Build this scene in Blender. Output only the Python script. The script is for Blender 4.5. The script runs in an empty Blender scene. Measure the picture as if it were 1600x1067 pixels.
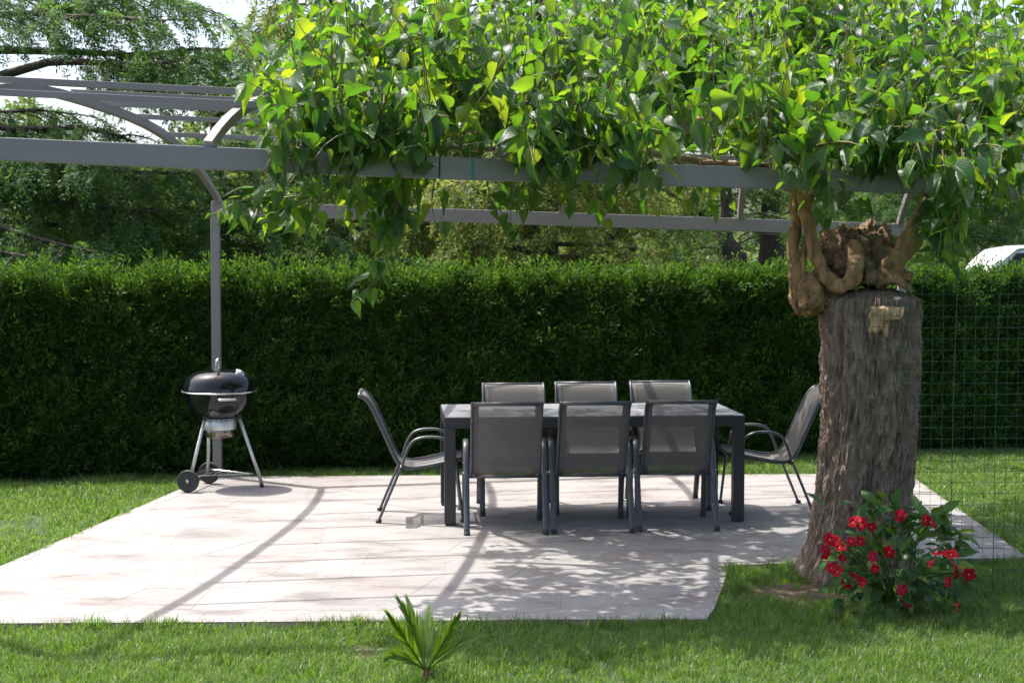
import bpy, bmesh, math, random
import numpy as np
from mathutils import Vector, Matrix, noise

random.seed(7)
rng = np.random.default_rng(11)
SC = bpy.context.scene
COL = SC.collection

# ------------------------------------------------------------------ camera
F_PX, CAM_H, HORIZON = 2400.0, 1.8, 410.0
PITCH = math.atan((533.5 - HORIZON) / F_PX)
cam_data = bpy.data.cameras.new('camera')
cam_data.lens = F_PX * 36 / 1600
cam_data.sensor_width = 36
cam_data.clip_start, cam_data.clip_end = 0.1, 2000
cam_data.dof.use_dof = True
cam_data.dof.focus_distance = 9.4
cam_data.dof.aperture_fstop = 5.6
cam = bpy.data.objects.new('camera', cam_data)
COL.objects.link(cam)
cam.location = (0, 0, CAM_H)
cam.rotation_euler = (math.pi / 2 - PITCH, 0, 0)
SC.camera = cam

# ------------------------------------------------------------------ light
SUN = Vector((-0.40, 0.28, 1.0)).normalized()
world = bpy.data.worlds.new('World'); SC.world = world; world.use_nodes = True
wn = world.node_tree
sky = wn.nodes.new('ShaderNodeTexSky'); sky.sky_type = 'NISHITA'; sky.sun_disc = False
sky.sun_elevation = math.asin(SUN.z); sky.sun_rotation = math.atan2(SUN.x, SUN.y)
sky.dust_density = 4.5; sky.air_density = 0.72; sky.ozone_density = 1.0
bg = wn.nodes['Background']; bg.inputs[1].default_value = 0.15
wn.links.new(sky.outputs[0], bg.inputs[0])
sd = bpy.data.lights.new('sun', 'SUN'); sd.energy = 3.1; sd.angle = math.radians(0.55); sd.color = (1, 0.965, 0.92)
sun = bpy.data.objects.new('sun', sd); COL.objects.link(sun)
sun.rotation_euler = (-SUN).to_track_quat('-Z', 'Y').to_euler(); sun.location = SUN * 30
vs = SC.view_settings
vs.view_transform = 'Standard'; vs.look = 'None'; vs.exposure = 1.38; vs.gamma = 1.0; vs.use_curve_mapping = False
SC.render.engine = 'CYCLES'
cy = SC.cycles
cy.use_denoising = True; cy.denoiser = 'OPENIMAGEDENOISE'; cy.denoising_input_passes = 'RGB_ALBEDO_NORMAL'; cy.denoising_prefilter = 'ACCURATE'; cy.max_bounces = 7; cy.diffuse_bounces = 3; cy.glossy_bounces = 3
cy.transmission_bounces = 5; cy.transparent_max_bounces = 10; cy.caustics_reflective = False; cy.caustics_refractive = False

# ------------------------------------------------------------------ pixel helpers (photo is 1600 x 1067)
def ray(px, py):
    x, y = (px - 800) / F_PX, -(py - 533.5) / F_PX
    c, s = math.cos(PITCH), math.sin(PITCH)
    return Vector((x, c + y * s, -s + y * c))
def G(px, py, z=0.0):
    r = ray(px, py); return Vector((0, 0, CAM_H)) + r * ((z - CAM_H) / r.z)
def P(px, py, d):
    r = ray(px, py); return Vector((0, 0, CAM_H)) + r * (d / r.y)
def project(pts):
    p = np.asarray(pts, float); c, s = math.cos(PITCH), math.sin(PITCH)
    y, z = p[:, 1], p[:, 2] - CAM_H
    f = y * c - z * s; u = y * s + z * c
    return 800 + F_PX * p[:, 0] / f, 533.5 - F_PX * u / f

# ------------------------------------------------------------------ object helpers
def thing(name, label, cat, loc=(0, 0, 0), rz=0.0, group=None):
    o = bpy.data.objects.new(name, None); COL.objects.link(o)
    o.empty_display_size = 0.1
    o.location = loc; o.rotation_euler = (0, 0, rz)
    o['label'] = label; o['category'] = cat
    if group: o['group'] = group
    return o
def tag(o, label, cat, group=None):
    o['label'] = label; o['category'] = cat
    if group: o['group'] = group
    return o
def link(name, me, mat=None, parent=None, kind=None, smooth=False):
    o = bpy.data.objects.new(name, me); COL.objects.link(o)
    if mat is not None and not me.materials: me.materials.append(mat)
    if parent is not None: o.parent = parent
    if kind: o['kind'] = kind
    if smooth: me.polygons.foreach_set('use_smooth', [True] * len(me.polygons))
    return o
class MB:
    """collects verts and faces of one mesh"""
    def __init__(s): s.v, s.f = [], []
    def add(s, v, f):
        n = len(s.v); s.v += [tuple(x) for x in v]; s.f += [tuple(i + n for i in q) for q in f]; return s
    def box(s, a, b):
        x0, y0, z0 = a; x1, y1, z1 = b
        return s.add([(x0,y0,z0),(x1,y0,z0),(x1,y1,z0),(x0,y1,z0),(x0,y0,z1),(x1,y0,z1),(x1,y1,z1),(x0,y1,z1)],
                     [(0,3,2,1),(4,5,6,7),(0,1,5,4),(1,2,6,5),(2,3,7,6),(3,0,4,7)])
    def sweep(s, path, prof, side=None, cap=True, scale=None):
        """sweep closed 2-D profile (a along side, b along normal) along path"""
        path = [Vector(p) for p in path]; n = len(path); m = len(prof); vs_ = []
        prev = None
        for i, p in enumerate(path):
            t = (path[min(i + 1, n - 1)] - path[max(i - 1, 0)]).normalized()
            if side is not None: sx = Vector(side)
            elif prev is None: sx = t.cross(Vector((0.13, 0.31, 0.94)) if abs(t.z) < 0.9 else Vector((1, 0.1, 0)))
            else: sx = prev
            sx = (sx - t * sx.dot(t)).normalized(); prev = sx
            nz = t.cross(sx)
            k = 1 if scale is None else scale[i]
            vs_ += [p + sx * a * k + nz * b * k for a, b in prof]
        fs = [(i*m+j, i*m+(j+1) % m, (i+1)*m+(j+1) % m, (i+1)*m+j) for i in range(n-1) for j in range(m)]
        if cap: fs += [tuple(reversed(range(m))), tuple(range((n-1)*m, n*m))]
        return s.add(vs_, fs)
    def tube(s, path, r, m=8, cap=True):
        rs = r if hasattr(r, '__len__') else [r] * len(path)
        return s.sweep(path, [(math.cos(2*math.pi*j/m), math.sin(2*math.pi*j/m)) for j in range(m)], None, cap, rs)
    def lathe(s, prof, m=32, c=(0, 0, 0)):
        v = [(c[0]+r*math.cos(2*math.pi*j/m), c[1]+r*math.sin(2*math.pi*j/m), c[2]+z) for r, z in prof for j in range(m)]
        f = [(i*m+j, i*m+(j+1) % m, (i+1)*m+(j+1) % m, (i+1)*m+j) for i in range(len(prof)-1) for j in range(m)]
        return s.add(v, f)
    def mesh(s, name):
        me = bpy.data.meshes.new(name); me.from_pydata(s.v, [], s.f); me.update(); return me
    def obj(s, name, mat=None, parent=None, smooth=False, bevel=0, kind=None):
        o = link(name, s.mesh(name), mat, parent, kind, smooth)
        if bevel:
            b = o.modifiers.new('bevel', 'BEVEL'); b.width = bevel; b.segments = 2; b.limit_method = 'ANGLE'
        return o
def np_mesh(name, v, quads=None, tris=None, uv=None):
    me = bpy.data.meshes.new(name)
    faces = []
    nq = 0 if quads is None else len(quads); nt = 0 if tris is None else len(tris)
    idx = np.concatenate([a.ravel() for a in (quads, tris) if a is not None and len(a)])
    me.vertices.add(len(v)); me.vertices.foreach_set('co', np.asarray(v, np.float32).ravel())
    me.loops.add(len(idx)); me.loops.foreach_set('vertex_index', idx.astype(np.int32))
    st = np.concatenate([np.arange(nq) * 4, nq * 4 + np.arange(nt) * 3]).astype(np.int32)
    me.polygons.add(nq + nt); me.polygons.foreach_set('loop_start', st)
    me.polygons.foreach_set('use_smooth', np.ones(nq + nt, bool))
    if uv is not None:
        l = me.uv_layers.new(name='UVMap'); l.data.foreach_set('uv', np.asarray(uv, np.float32)[idx].ravel())
    me.update(calc_edges=True); return me
def norm(a): return a / np.maximum(np.linalg.norm(a, axis=-1, keepdims=True), 1e-9)
def frames(axis, normal):
    """rotation matrices with z = axis and y close to normal"""
    z = norm(np.asarray(axis, float)); n = np.asarray(normal, float)
    y = norm(n - z * (n * z).sum(-1, keepdims=True)); x = np.cross(y, z)
    return np.stack([x, y, z], -1)
def eulers(R):
    return np.stack([np.arctan2(R[:,2,1], R[:,2,2]), np.arcsin(np.clip(-R[:,2,0], -1, 1)), np.arctan2(R[:,1,0], R[:,0,0])], -1)
def scatter(name, pts, R, scl, templates, parent=None, kind='stuff'):
    """points with geometry-node instances of small template meshes, for uncountable foliage"""
    me = bpy.data.meshes.new(name); n = len(pts)
    me.vertices.add(n); me.vertices.foreach_set('co', np.asarray(pts, np.float32).ravel())
    a = me.attributes.new('rot', 'FLOAT_VECTOR', 'POINT'); a.data.foreach_set('vector', eulers(R).astype(np.float32).ravel())
    a = me.attributes.new('scl', 'FLOAT', 'POINT'); a.data.foreach_set('value', np.asarray(scl, np.float32))
    me.update()
    o = bpy.data.objects.new(name, me); COL.objects.link(o)
    if parent is not None: o.parent = parent
    if kind: o['kind'] = kind
    key = templates.name
    ng = bpy.data.node_groups.get('scatter_' + key)
    if ng is None:
        ng = bpy.data.node_groups.new('scatter_' + key, 'GeometryNodeTree')
        ng.interface.new_socket('Geometry', in_out='INPUT', socket_type='NodeSocketGeometry')
        ng.interface.new_socket('Geometry', in_out='OUTPUT', socket_type='NodeSocketGeometry')
        N = ng.nodes.new; L = ng.links.new
        gi, go = N('NodeGroupInput'), N('NodeGroupOutput')
        m2p, iop, ci = N('GeometryNodeMeshToPoints'), N('GeometryNodeInstanceOnPoints'), N('GeometryNodeCollectionInfo')
        ar, asc, e2r = N('GeometryNodeInputNamedAttribute'), N('GeometryNodeInputNamedAttribute'), N('FunctionNodeEulerToRotation')
        ar.data_type = 'FLOAT_VECTOR'; ar.inputs[0].default_value = 'rot'
        asc.data_type = 'FLOAT'; asc.inputs[0].default_value = 'scl'
        ci.inputs[0].default_value = templates
        ci.inputs['Separate Children'].default_value = True; ci.inputs['Reset Children'].default_value = True
        rv = N('FunctionNodeRandomValue'); rv.data_type = 'INT'
        rv.inputs[4].default_value = 0; rv.inputs[5].default_value = len(templates.objects) - 1
        L(gi.outputs[0], m2p.inputs[0]); L(m2p.outputs[0], iop.inputs['Points']); L(ci.outputs[0], iop.inputs['Instance'])
        iop.inputs['Pick Instance'].default_value = True
        L(rv.outputs[2], iop.inputs['Instance Index'])
        L(ar.outputs[0], e2r.inputs[0]); L(e2r.outputs[0], iop.inputs['Rotation']); L(asc.outputs[0], iop.inputs['Scale'])
        L(iop.outputs[0], go.inputs[0])
    md = o.modifiers.new('scatter', 'NODES'); md.node_group = ng
    return o
def template(name, meshes, mat):
    c = bpy.data.collections.new(name)
    for i, me in enumerate(meshes):
        if not me.materials: me.materials.append(mat)
        c.objects.link(bpy.data.objects.new('%s_piece' % name, me))
    return c

# ------------------------------------------------------------------ materials
def new_mat(name):
    m = bpy.data.materials.new(name); m.use_nodes = True
    nt = m.node_tree; return m, nt, nt.nodes['Principled BSDF'], nt.nodes['Material Output']
def ramp(nt, fac, stops):
    r = nt.nodes.new('ShaderNodeValToRGB'); e = r.color_ramp.elements
    while len(e) < len(stops): e.new(0.5)
    for i, (p, c) in enumerate(stops): e[i].position = p; e[i].color = (*c, 1)
    nt.links.new(fac, r.inputs[0]); return r.outputs[0]
def noise_tex(nt, scale, detail=4, stretch=None, coord='Object', rough=0.55):
    tc = nt.nodes.new('ShaderNodeTexCoord'); n = nt.nodes.new('ShaderNodeTexNoise')
    n.inputs['Scale'].default_value = scale; n.inputs['Detail'].default_value = detail; n.inputs['Roughness'].default_value = rough
    if stretch:
        mp = nt.nodes.new('ShaderNodeMapping'); mp.inputs['Scale'].default_value = stretch
        nt.links.new(tc.outputs[coord], mp.inputs[0]); nt.links.new(mp.outputs[0], n.inputs['Vector'])
    else: nt.links.new(tc.outputs[coord], n.inputs['Vector'])
    return n.outputs['Fac']
def bump(nt, h, bs, strength=0.3, dist=0.01):
    b = nt.nodes.new('ShaderNodeBump'); b.inputs['Strength'].default_value = strength; b.inputs['Distance'].default_value = dist
    nt.links.new(h, b.inputs['Height']); nt.links.new(b.outputs[0], bs.inputs['Normal']); return b
def mix_col(nt, fac, a, b, mode='MIX'):
    m = nt.nodes.new('ShaderNodeMix'); m.data_type = 'RGBA'; m.blend_type = mode
    for sock, v in ((m.inputs[0], fac), (m.inputs[6], a), (m.inputs[7], b)):
        if hasattr(v, 'is_output'): nt.links.new(v, sock)
        elif hasattr(v, '__len__'): sock.default_value = (*v, 1)
        else: sock.default_value = v
    return m.outputs[2]
def math_node(nt, op, a, b=0.0):
    m = nt.nodes.new('ShaderNodeMath'); m.operation = op
    for i, v in enumerate((a, b)):
        if hasattr(v, 'is_output'): nt.links.new(v, m.inputs[i])
        else: m.inputs[i].default_value = v
    return m.outputs[0]
def surf(name, c0, c1, scale=6, rough=0.6, metal=0.0, bmp=0.0, bscale=40, stretch=None, rvar=0.0, spec=0.5, coat=0.0):
    m, nt, bs, _ = new_mat(name)
    n = noise_tex(nt, scale, 5, stretch)
    nt.links.new(ramp(nt, n, [(0.3, c0), (0.7, c1)]), bs.inputs['Base Color'])
    bs.inputs['Metallic'].default_value = metal; bs.inputs['Specular IOR Level'].default_value = spec
    bs.inputs['Coat Weight'].default_value = coat; bs.inputs['Coat Roughness'].default_value = 0.06
    if rvar:
        r = nt.nodes.new('ShaderNodeMapRange'); r.inputs[3].default_value = rough - rvar; r.inputs[4].default_value = rough + rvar
        nt.links.new(noise_tex(nt, scale * 3.1, 4), r.inputs[0]); nt.links.new(r.outputs[0], bs.inputs['Roughness'])
    else: bs.inputs['Roughness'].default_value = rough
    if bmp: bump(nt, noise_tex(nt, bscale, 5, stretch), bs, bmp)
    return m
def leaf_mat(name, stops, trans, tfac=0.4, rough=0.4, veins=False, spec=0.5):
    """leaf: reflecting face and light passing through, tint differing from leaf to leaf"""
    m, nt, bs, out = new_mat(name)
    oi = nt.nodes.new('ShaderNodeObjectInfo'); ge = nt.nodes.new('ShaderNodeNewGeometry')
    rnd = math_node(nt, 'FRACT', math_node(nt, 'ADD', oi.outputs['Random'], ge.outputs['Random Per Island']))
    nt.links.new(ramp(nt, rnd, stops), bs.inputs['Base Color'])
    bs.inputs['Roughness'].default_value = rough; bs.inputs['Specular IOR Level'].default_value = spec
    tr = nt.nodes.new('ShaderNodeBsdfTranslucent')
    nt.links.new(ramp(nt, rnd, trans), tr.inputs['Color'])
    mx = nt.nodes.new('ShaderNodeMixShader'); mx.inputs[0].default_value = tfac
    nt.links.new(bs.outputs[0], mx.inputs[1]); nt.links.new(tr.outputs[0], mx.inputs[2]); nt.links.new(mx.outputs[0], out.inputs[0])
    if veins:
        uv = nt.nodes.new('ShaderNodeUVMap'); sx = nt.nodes.new('ShaderNodeSeparateXYZ'); nt.links.new(uv.outputs[0], sx.inputs[0])
        au = math_node(nt, 'ABSOLUTE', sx.outputs[0])
        k = math_node(nt, 'SUBTRACT', math_node(nt, 'MULTIPLY', sx.outputs[1], 46.0), math_node(nt, 'MULTIPLY', au, 16.0))
        w = math_node(nt, 'ABSOLUTE', math_node(nt, 'SINE', k))
        b = bump(nt, w, bs, 0.55, 0.006)
    return m

M = {}
M['metal'] = surf('pergola_paint', (0.215, 0.198, 0.192), (0.25, 0.232, 0.225), 2.0, 0.5, 0.0, 0.05, 60, rvar=0.1)
M['frame'] = surf('chair_paint', (0.07, 0.075, 0.08), (0.095, 0.10, 0.105), 9, 0.38, 0.3, rvar=0.06)
M['table'] = surf('table_paint', (0.028, 0.028, 0.03), (0.04, 0.039, 0.04), 7, 0.45, 0.1, 0.03, 120, rvar=0.08)
M['table_top'] = surf('table_top_glass', (0.23, 0.235, 0.245), (0.29, 0.295, 0.305), 3, 0.34, 0.0, 0.02, 30, rvar=0.07, spec=0.6, coat=0.15)
M['enamel'] = surf('black_enamel', (0.006, 0.007, 0.009), (0.009, 0.010, 0.012), 3, 0.05, 0.0, spec=0.5, coat=0.0)
M['steel'] = surf('brushed_steel', (0.52, 0.52, 0.51), (0.66, 0.66, 0.65), 14, 0.28, 1.0, rvar=0.08)
M['aluminium'] = surf('matt_aluminium', (0.60, 0.60, 0.58), (0.70, 0.70, 0.68), 14, 0.42, 0.55, rvar=0.06)
M['pot'] = surf('ash_pot_steel', (0.20, 0.17, 0.15), (0.34, 0.31, 0.29), 7, 0.3, 1.0, rvar=0.1)
M['rubber'] = surf('dark_plastic', (0.022, 0.021, 0.02), (0.035, 0.033, 0.031), 15, 0.6, bmp=0.1)
M['white'] = surf('white_paint', (0.74, 0.74, 0.74), (0.80, 0.80, 0.80), 2, 0.3, coat=0.4)
M['glass'] = surf('dark_window', (0.01, 0.011, 0.013), (0.016, 0.017, 0.02), 2, 0.05, spec=0.8)
M['fence'] = surf('green_wire', (0.014, 0.068, 0.038), (0.022, 0.09, 0.052), 20, 0.45)
M['tie'] = surf('turquoise_string', (0.0, 0.25, 0.2), (0.01, 0.34, 0.27), 30, 0.6)
M['soil'] = surf('soil', (0.06, 0.038, 0.022), (0.14, 0.09, 0.05), 9, 0.95, bmp=0.6, bscale=50)
M['wood'] = surf('raw_wood', (0.36, 0.19, 0.075), (0.72, 0.53, 0.29), 14, 0.75, bmp=0.5, bscale=24, stretch=(3.5, 3.5, 0.6))
M['cut'] = surf('weathered_cut', (0.085, 0.07, 0.055), (0.19, 0.16, 0.13), 13, 0.85, bmp=0.4, bscale=40)
M['limb'] = surf('smooth_bark', (0.11, 0.058, 0.026), (0.45, 0.26, 0.115), 24, 0.8, bmp=1.0, bscale=60, stretch=(1, 1, 0.4))
M['twig'] = surf('shoot_bark', (0.16, 0.13, 0.05), (0.30, 0.25, 0.12), 8, 0.6)
M['burl'] = surf('rough_burl', (0.035, 0.02, 0.012), (0.32, 0.20, 0.11), 17, 0.85, bmp=1.0, bscale=34)
M['dark_bark'] = surf('conifer_bark', (0.028, 0.02, 0.015), (0.075, 0.055, 0.042), 10, 0.9, bmp=0.6, bscale=14, stretch=(3, 3, 0.7))
M['core'] = surf('hedge_inside', (0.006, 0.008, 0.004), (0.016, 0.016, 0.008), 10, 0.95)  # near-black: twig tone with the hedge's inner shade put into the colour

def bark_mat():
    m, nt, bs, _ = new_mat('mulberry_bark')
    n = noise_tex(nt, 9, 8, (4, 4, 1.5), rough=0.7); n2 = noise_tex(nt, 2.2, 4)
    c = ramp(nt, n, [(0.34, (0.09, 0.060, 0.040)), (0.5, (0.29, 0.215, 0.150)), (0.7, (0.46, 0.36, 0.265))])
    c = mix_col(nt, math_node(nt, 'MULTIPLY', n2, 0.45), c, (0.24, 0.15, 0.105))
    nt.links.new(c, bs.inputs['Base Color']); bs.inputs['Roughness'].default_value = 0.9
    bump(nt, noise_tex(nt, 34, 8, (3, 3, 1.2), rough=0.7), bs, 1.0, 0.02); return m
M['bark'] = bark_mat()
def stone_mat():
    m, nt, bs, _ = new_mat('flagstone')
    oi = nt.nodes.new('ShaderNodeObjectInfo')
    base = ramp(nt, oi.outputs['Random'], [(0.0, (0.222, 0.213, 0.206)), (0.10, (0.248, 0.239, 0.230)), (0.5, (0.264, 0.255, 0.245)),
                                           (0.86, (0.256, 0.243, 0.233)), (1.0, (0.242, 0.220, 0.210))])
    n = noise_tex(nt, 2.4, 7, (0.7, 1.5, 1), rough=0.65); n2 = noise_tex(nt, 24, 6)
    c = mix_col(nt, 1.0, base, ramp(nt, n, [(0.35, (0.66, 0.615, 0.595)), (0.44, (0.88, 0.85, 0.83)), (0.5, (1.0, 0.985, 0.975)), (0.66, (1.08, 1.075, 1.07))]), 'MULTIPLY')
    c = mix_col(nt, 1.0, c, ramp(nt, n2, [(0.3, (0.90, 0.89, 0.88)), (0.65, (1.03, 1.02, 1.02))]), 'MULTIPLY')
    nt.links.new(c, bs.inputs['Base Color']); bs.inputs['Roughness'].default_value = 0.75
    bump(nt, noise_tex(nt, 7, 7), bs, 0.25, 0.012); return m
M['stone'] = stone_mat()
M['mortar'] = surf('pale_mortar', (0.238, 0.230, 0.222), (0.264, 0.254, 0.245), 8, 0.9, bmp=0.2)
M['edge'] = surf('patio_edge_concrete', (0.30, 0.21, 0.15), (0.42, 0.32, 0.25), 6, 0.9, bmp=0.3)
def sling_mat():
    m, nt, bs, out = new_mat('sling_mesh_fabric')
    tc = nt.nodes.new('ShaderNodeUVMap')
    w1 = nt.nodes.new('ShaderNodeTexWave'); w1.inputs['Scale'].default_value = 60; nt.links.new(tc.outputs[0], w1.inputs[0])
    nt.links.new(ramp(nt, w1.outputs['Fac'], [(0.0, (0.135, 0.125, 0.118)), (1.0, (0.20, 0.188, 0.18))]), bs.inputs['Base Color'])
    bs.inputs['Roughness'].default_value = 0.5
    tl = nt.nodes.new('ShaderNodeBsdfTranslucent'); tl.inputs[0].default_value = (0.12, 0.105, 0.098, 1)
    tp = nt.nodes.new('ShaderNodeBsdfTransparent')
    a = nt.nodes.new('ShaderNodeMixShader'); a.inputs[0].default_value = 0.08
    nt.links.new(bs.outputs[0], a.inputs[1]); nt.links.new(tl.outputs[0], a.inputs[2])
    b = nt.nodes.new('ShaderNodeMixShader'); b.inputs[0].default_value = 0.30
    nt.links.new(a.outputs[0], b.inputs[1]); nt.links.new(tp.outputs[0], b.inputs[2]); nt.links.new(b.outputs[0], out.inputs[0])
    return m
M['sling'] = sling_mat()
def lawn_mat():
    m, nt, bs, _ = new_mat('lawn_ground')
    n = noise_tex(nt, 1.7, 6); n2 = noise_tex(nt, 30, 5)
    c = ramp(nt, n, [(0.35, (0.035, 0.07, 0.014)), (0.55, (0.05, 0.085, 0.02)), (0.72, (0.12, 0.10, 0.045))])
    c = mix_col(nt, 1.0, c, ramp(nt, n2, [(0.3, (0.5, 0.5, 0.5)), (0.7, (1.2, 1.2, 1.1))]), 'MULTIPLY')
    nt.links.new(c, bs.inputs['Base Color']); bs.inputs['Roughness'].default_value = 0.95
    bump(nt, n2, bs, 0.8, 0.03); return m
M['lawn'] = lawn_mat()
M['leaf'] = leaf_mat('mulberry_leaf', [(0, (0.020, 0.070, 0.020)), (0.55, (0.035, 0.105, 0.022)), (0.88, (0.065, 0.15, 0.024)), (1, (0.12, 0.20, 0.03))],
                     [(0, (0.09, 0.26, 0.012)), (0.5, (0.18, 0.40, 0.014)), (0.9, (0.30, 0.50, 0.018)), (1, (0.48, 0.60, 0.02))], 0.42, 0.34, True, 0.6)
M['hedge'] = leaf_mat('hedge_needles', [(0, (0.014, 0.046, 0.011)), (0.5, (0.032, 0.086, 0.018)), (0.86, (0.062, 0.130, 0.026)), (0.97, (0.095, 0.125, 0.03)), (1, (0.17, 0.11, 0.05))],
                      [(0, (0.065, 0.19, 0.014)), (1, (0.20, 0.37, 0.03))], 0.32, 0.5, spec=0.2)
M['cedar'] = leaf_mat('cedar_needles', [(0, (0.026, 0.080, 0.034)), (0.6, (0.055, 0.125, 0.040)), (1, (0.12, 0.17, 0.05))],
                      [(0, (0.09, 0.24, 0.04)), (1, (0.22, 0.38, 0.06))], 0.38, 0.5, spec=0.12)
M['olive_needles'] = leaf_mat('sunlit_conifer_needles', [(0, (0.09, 0.14, 0.035)), (0.6, (0.16, 0.21, 0.055)), (1, (0.25, 0.26, 0.09))],
                      [(0, (0.22, 0.32, 0.05)), (1, (0.42, 0.48, 0.10))], 0.42, 0.5, spec=0.15)  # paler than the cedar needles: sunlit look put into the colour
M['far_leaf'] = leaf_mat('far_tree_leaf', [(0, (0.05, 0.10, 0.03)), (0.6, (0.09, 0.15, 0.05)), (1, (0.15, 0.2, 0.08))],
                      [(0, (0.18, 0.28, 0.06)), (1, (0.36, 0.45, 0.12))], 0.35, 0.5)
M['grass'] = leaf_mat('grass_blade', [(0, (0.030, 0.085, 0.014)), (0.5, (0.065, 0.140, 0.022)), (0.82, (0.12, 0.18, 0.04)), (1, (0.27, 0.27, 0.16))],
                      [(0, (0.13, 0.32, 0.02)), (0.75, (0.28, 0.47, 0.03)), (1, (0.44, 0.46, 0.18))], 0.42, 0.42)
M['palm'] = leaf_mat('palm_leaflet', [(0, (0.055, 0.13, 0.015)), (1, (0.13, 0.21, 0.02))], [(0, (0.16, 0.32, 0.01)), (1, (0.32, 0.44, 0.015))], 0.35, 0.35)
M['vine_leaf'] = leaf_mat('mandevilla_leaf', [(0, (0.028, 0.095, 0.018)), (0.75, (0.065, 0.16, 0.028)), (1, (0.17, 0.25, 0.05))],
                      [(0, (0.06, 0.18, 0.01)), (1, (0.18, 0.34, 0.02))], 0.3, 0.3, True)
M['petal'] = leaf_mat('red_petal', [(0, (0.20, 0.001, 0.006)), (0.7, (0.33, 0.003, 0.012)), (1, (0.42, 0.012, 0.05))],
                      [(0, (0.5, 0.006, 0.015)), (1, (0.65, 0.03, 0.1))], 0.3, 0.6, spec=0.15)
M['throat'] = surf('flower_throat', (0.55, 0.35, 0.16), (0.6, 0.2, 0.16), 30, 0.5)

# ------------------------------------------------------------------ template foliage pieces
def blade_piece(k, n, r, h, w):
    """a tuft of bent grass blades"""
    rr = np.random.default_rng(100 + k); V, T = [], []
    for i in range(n):
        a, b = rr.uniform(0, 6.283, 2); p = np.array([math.cos(b), math.sin(b), 0]) * r * math.sqrt(rr.random())
        d = np.array([math.cos(a), math.sin(a), 0]); s = np.array([-d[1], d[0], 0]) * w * rr.uniform(0.6, 1.2)
        hh = h * rr.uniform(0.5, 1.15); l = rr.uniform(0.1, 0.85) * hh
        q = [p - s/2, p + s/2, p + d*l*0.35 + [0, 0, hh*0.6] - s*0.4, p + d*l*0.35 + [0, 0, hh*0.6] + s*0.4, p + d*l + [0, 0, hh*(1-0.25*l/hh)]]
        o = len(V); V += q; T += [(o, o+1, o+3), (o, o+3, o+2), (o+2, o+3, o+4)]
    return np_mesh('blade_tuft', np.array(V), None, np.array(T))
def spray_piece(k, n, length, nl, nw, droop=0.0, flat=0.35, spread=0.9):
    """a twig with many small needle bunches, growing along +z, flat in y"""
    rr = np.random.default_rng(200 + k); V, T = [], []
    for i in range(n):
        t = (i + rr.random()) / n
        p = np.array([rr.normal(0, 0.10) * length * (1 - t * 0.6), rr.normal(0, 0.05) * length, t * length])
        p[1] -= droop * t * t * length
        s = 1 if i % 2 else -1
        d = np.array([s * rr.uniform(0.3, 1.0) * spread, rr.normal(0, flat), rr.uniform(0.3, 1.0)]); d /= np.linalg.norm(d)
        e = np.cross(d, [rr.normal(0, 0.4), 1, rr.normal(0, 0.4)]); e /= np.linalg.norm(e)
        L = nl * rr.uniform(0.6, 1.3) * (1.15 - 0.5 * t); w = nw * rr.uniform(0.7, 1.3)
        o = len(V); V += [p, p + d*L*0.5 + e*w, p + d*L*0.5 - e*w, p + d*L]
        T += [(o, o+1, o+2), (o+1, o+3, o+2)]
    return np_mesh('needle_spray', np.array(V), None, np.array(T))
T_GRASS = template('grass_tuft', [blade_piece(i, 22, 0.04, 0.055, 0.0032) for i in range(4)], M['grass'])
T_GRASS_FAR = template('far_grass_tuft', [blade_piece(10+i, 22, 0.07, 0.05, 0.005) for i in range(4)], M['grass'])
T_HEDGE = template('hedge_spray', [spray_piece(i, 34, 0.17, 0.042, 0.0038, 0.1, 0.3, 0.6) for i in range(4)], M['hedge'])
T_CEDAR = template('cedar_spray', [spray_piece(20+i, 34, 0.36, 0.075, 0.008, 0.25, 0.35, 0.8) for i in range(4)], M['cedar'])
T_OLIVE = template('conifer_spray', [spray_piece(30+i, 30, 0.36, 0.085, 0.010, 0.3, 0.4, 0.7) for i in range(4)], M['olive_needles'])
T_FAR = template('far_leaf_clump', [spray_piece(40+i, 26, 0.6, 0.20, 0.05, 0.2, 0.9, 1.0) for i in range(4)], M['far_leaf'])

# ------------------------------------------------------------------ the ground
def poly_sheet(name, pts, z, mat, kind='structure'):
    me = bpy.data.meshes.new(name); me.from_pydata([(p[0], p[1], z) for p in pts], [], [tuple(range(len(pts)))]); me.update()
    return link(name, me, mat, None, kind)
LAWN_Z = -0.045
poly_sheet('lawn', [(-600, -20), (600, -20), (600, 1200), (-600, 1200)], LAWN_Z, M['lawn'])

def line_x(a, b, c, d):
    a, b, c, d = (Vector(v[:2]) for v in (a, b, c, d))
    r, s = b - a, d - c; t = ((c - a).x * s.y - (c - a).y * s.x) / (r.x * s.y - r.y * s.x); return a + r * t
L1, L2 = G(276, 766), G(0, 884); F1, F2 = G(0, 973), G(1100, 965); B1, B2 = G(300, 744), G(1270, 740); R1, R2 = G(1424, 743), G(1600, 866)
R3 = Vector(R2[:2]) + (Vector(R2[:2]) - Vector(R1[:2])) * 0.03
PATIO = [line_x(L1, L2, F1, F2), G(400, 970.5), G(800, 967.5), G(1104, 966.5), G(1116, 950), G(1127, 922), G(1134, 900), G(1138, 882), G(1250, 879), G(1400, 873),
         R3, line_x(R1, R2, B1, B2), line_x(L1, L2, B1, B2)]
PATIO = [Vector((p[0], p[1])) for p in PATIO]
def in_poly(pts, poly):
    x, y = pts[:, 0], pts[:, 1]; ins = np.zeros(len(pts), bool); n = len(poly)
    for i in range(n):
        (xa, ya), (xb, yb) = poly[i], poly[(i + 1) % n]
        c = (ya > y) != (yb > y); ins ^= c & (x < (xb - xa) * (y - ya) / (yb - ya + 1e-12) + xa)
    return ins
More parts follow.
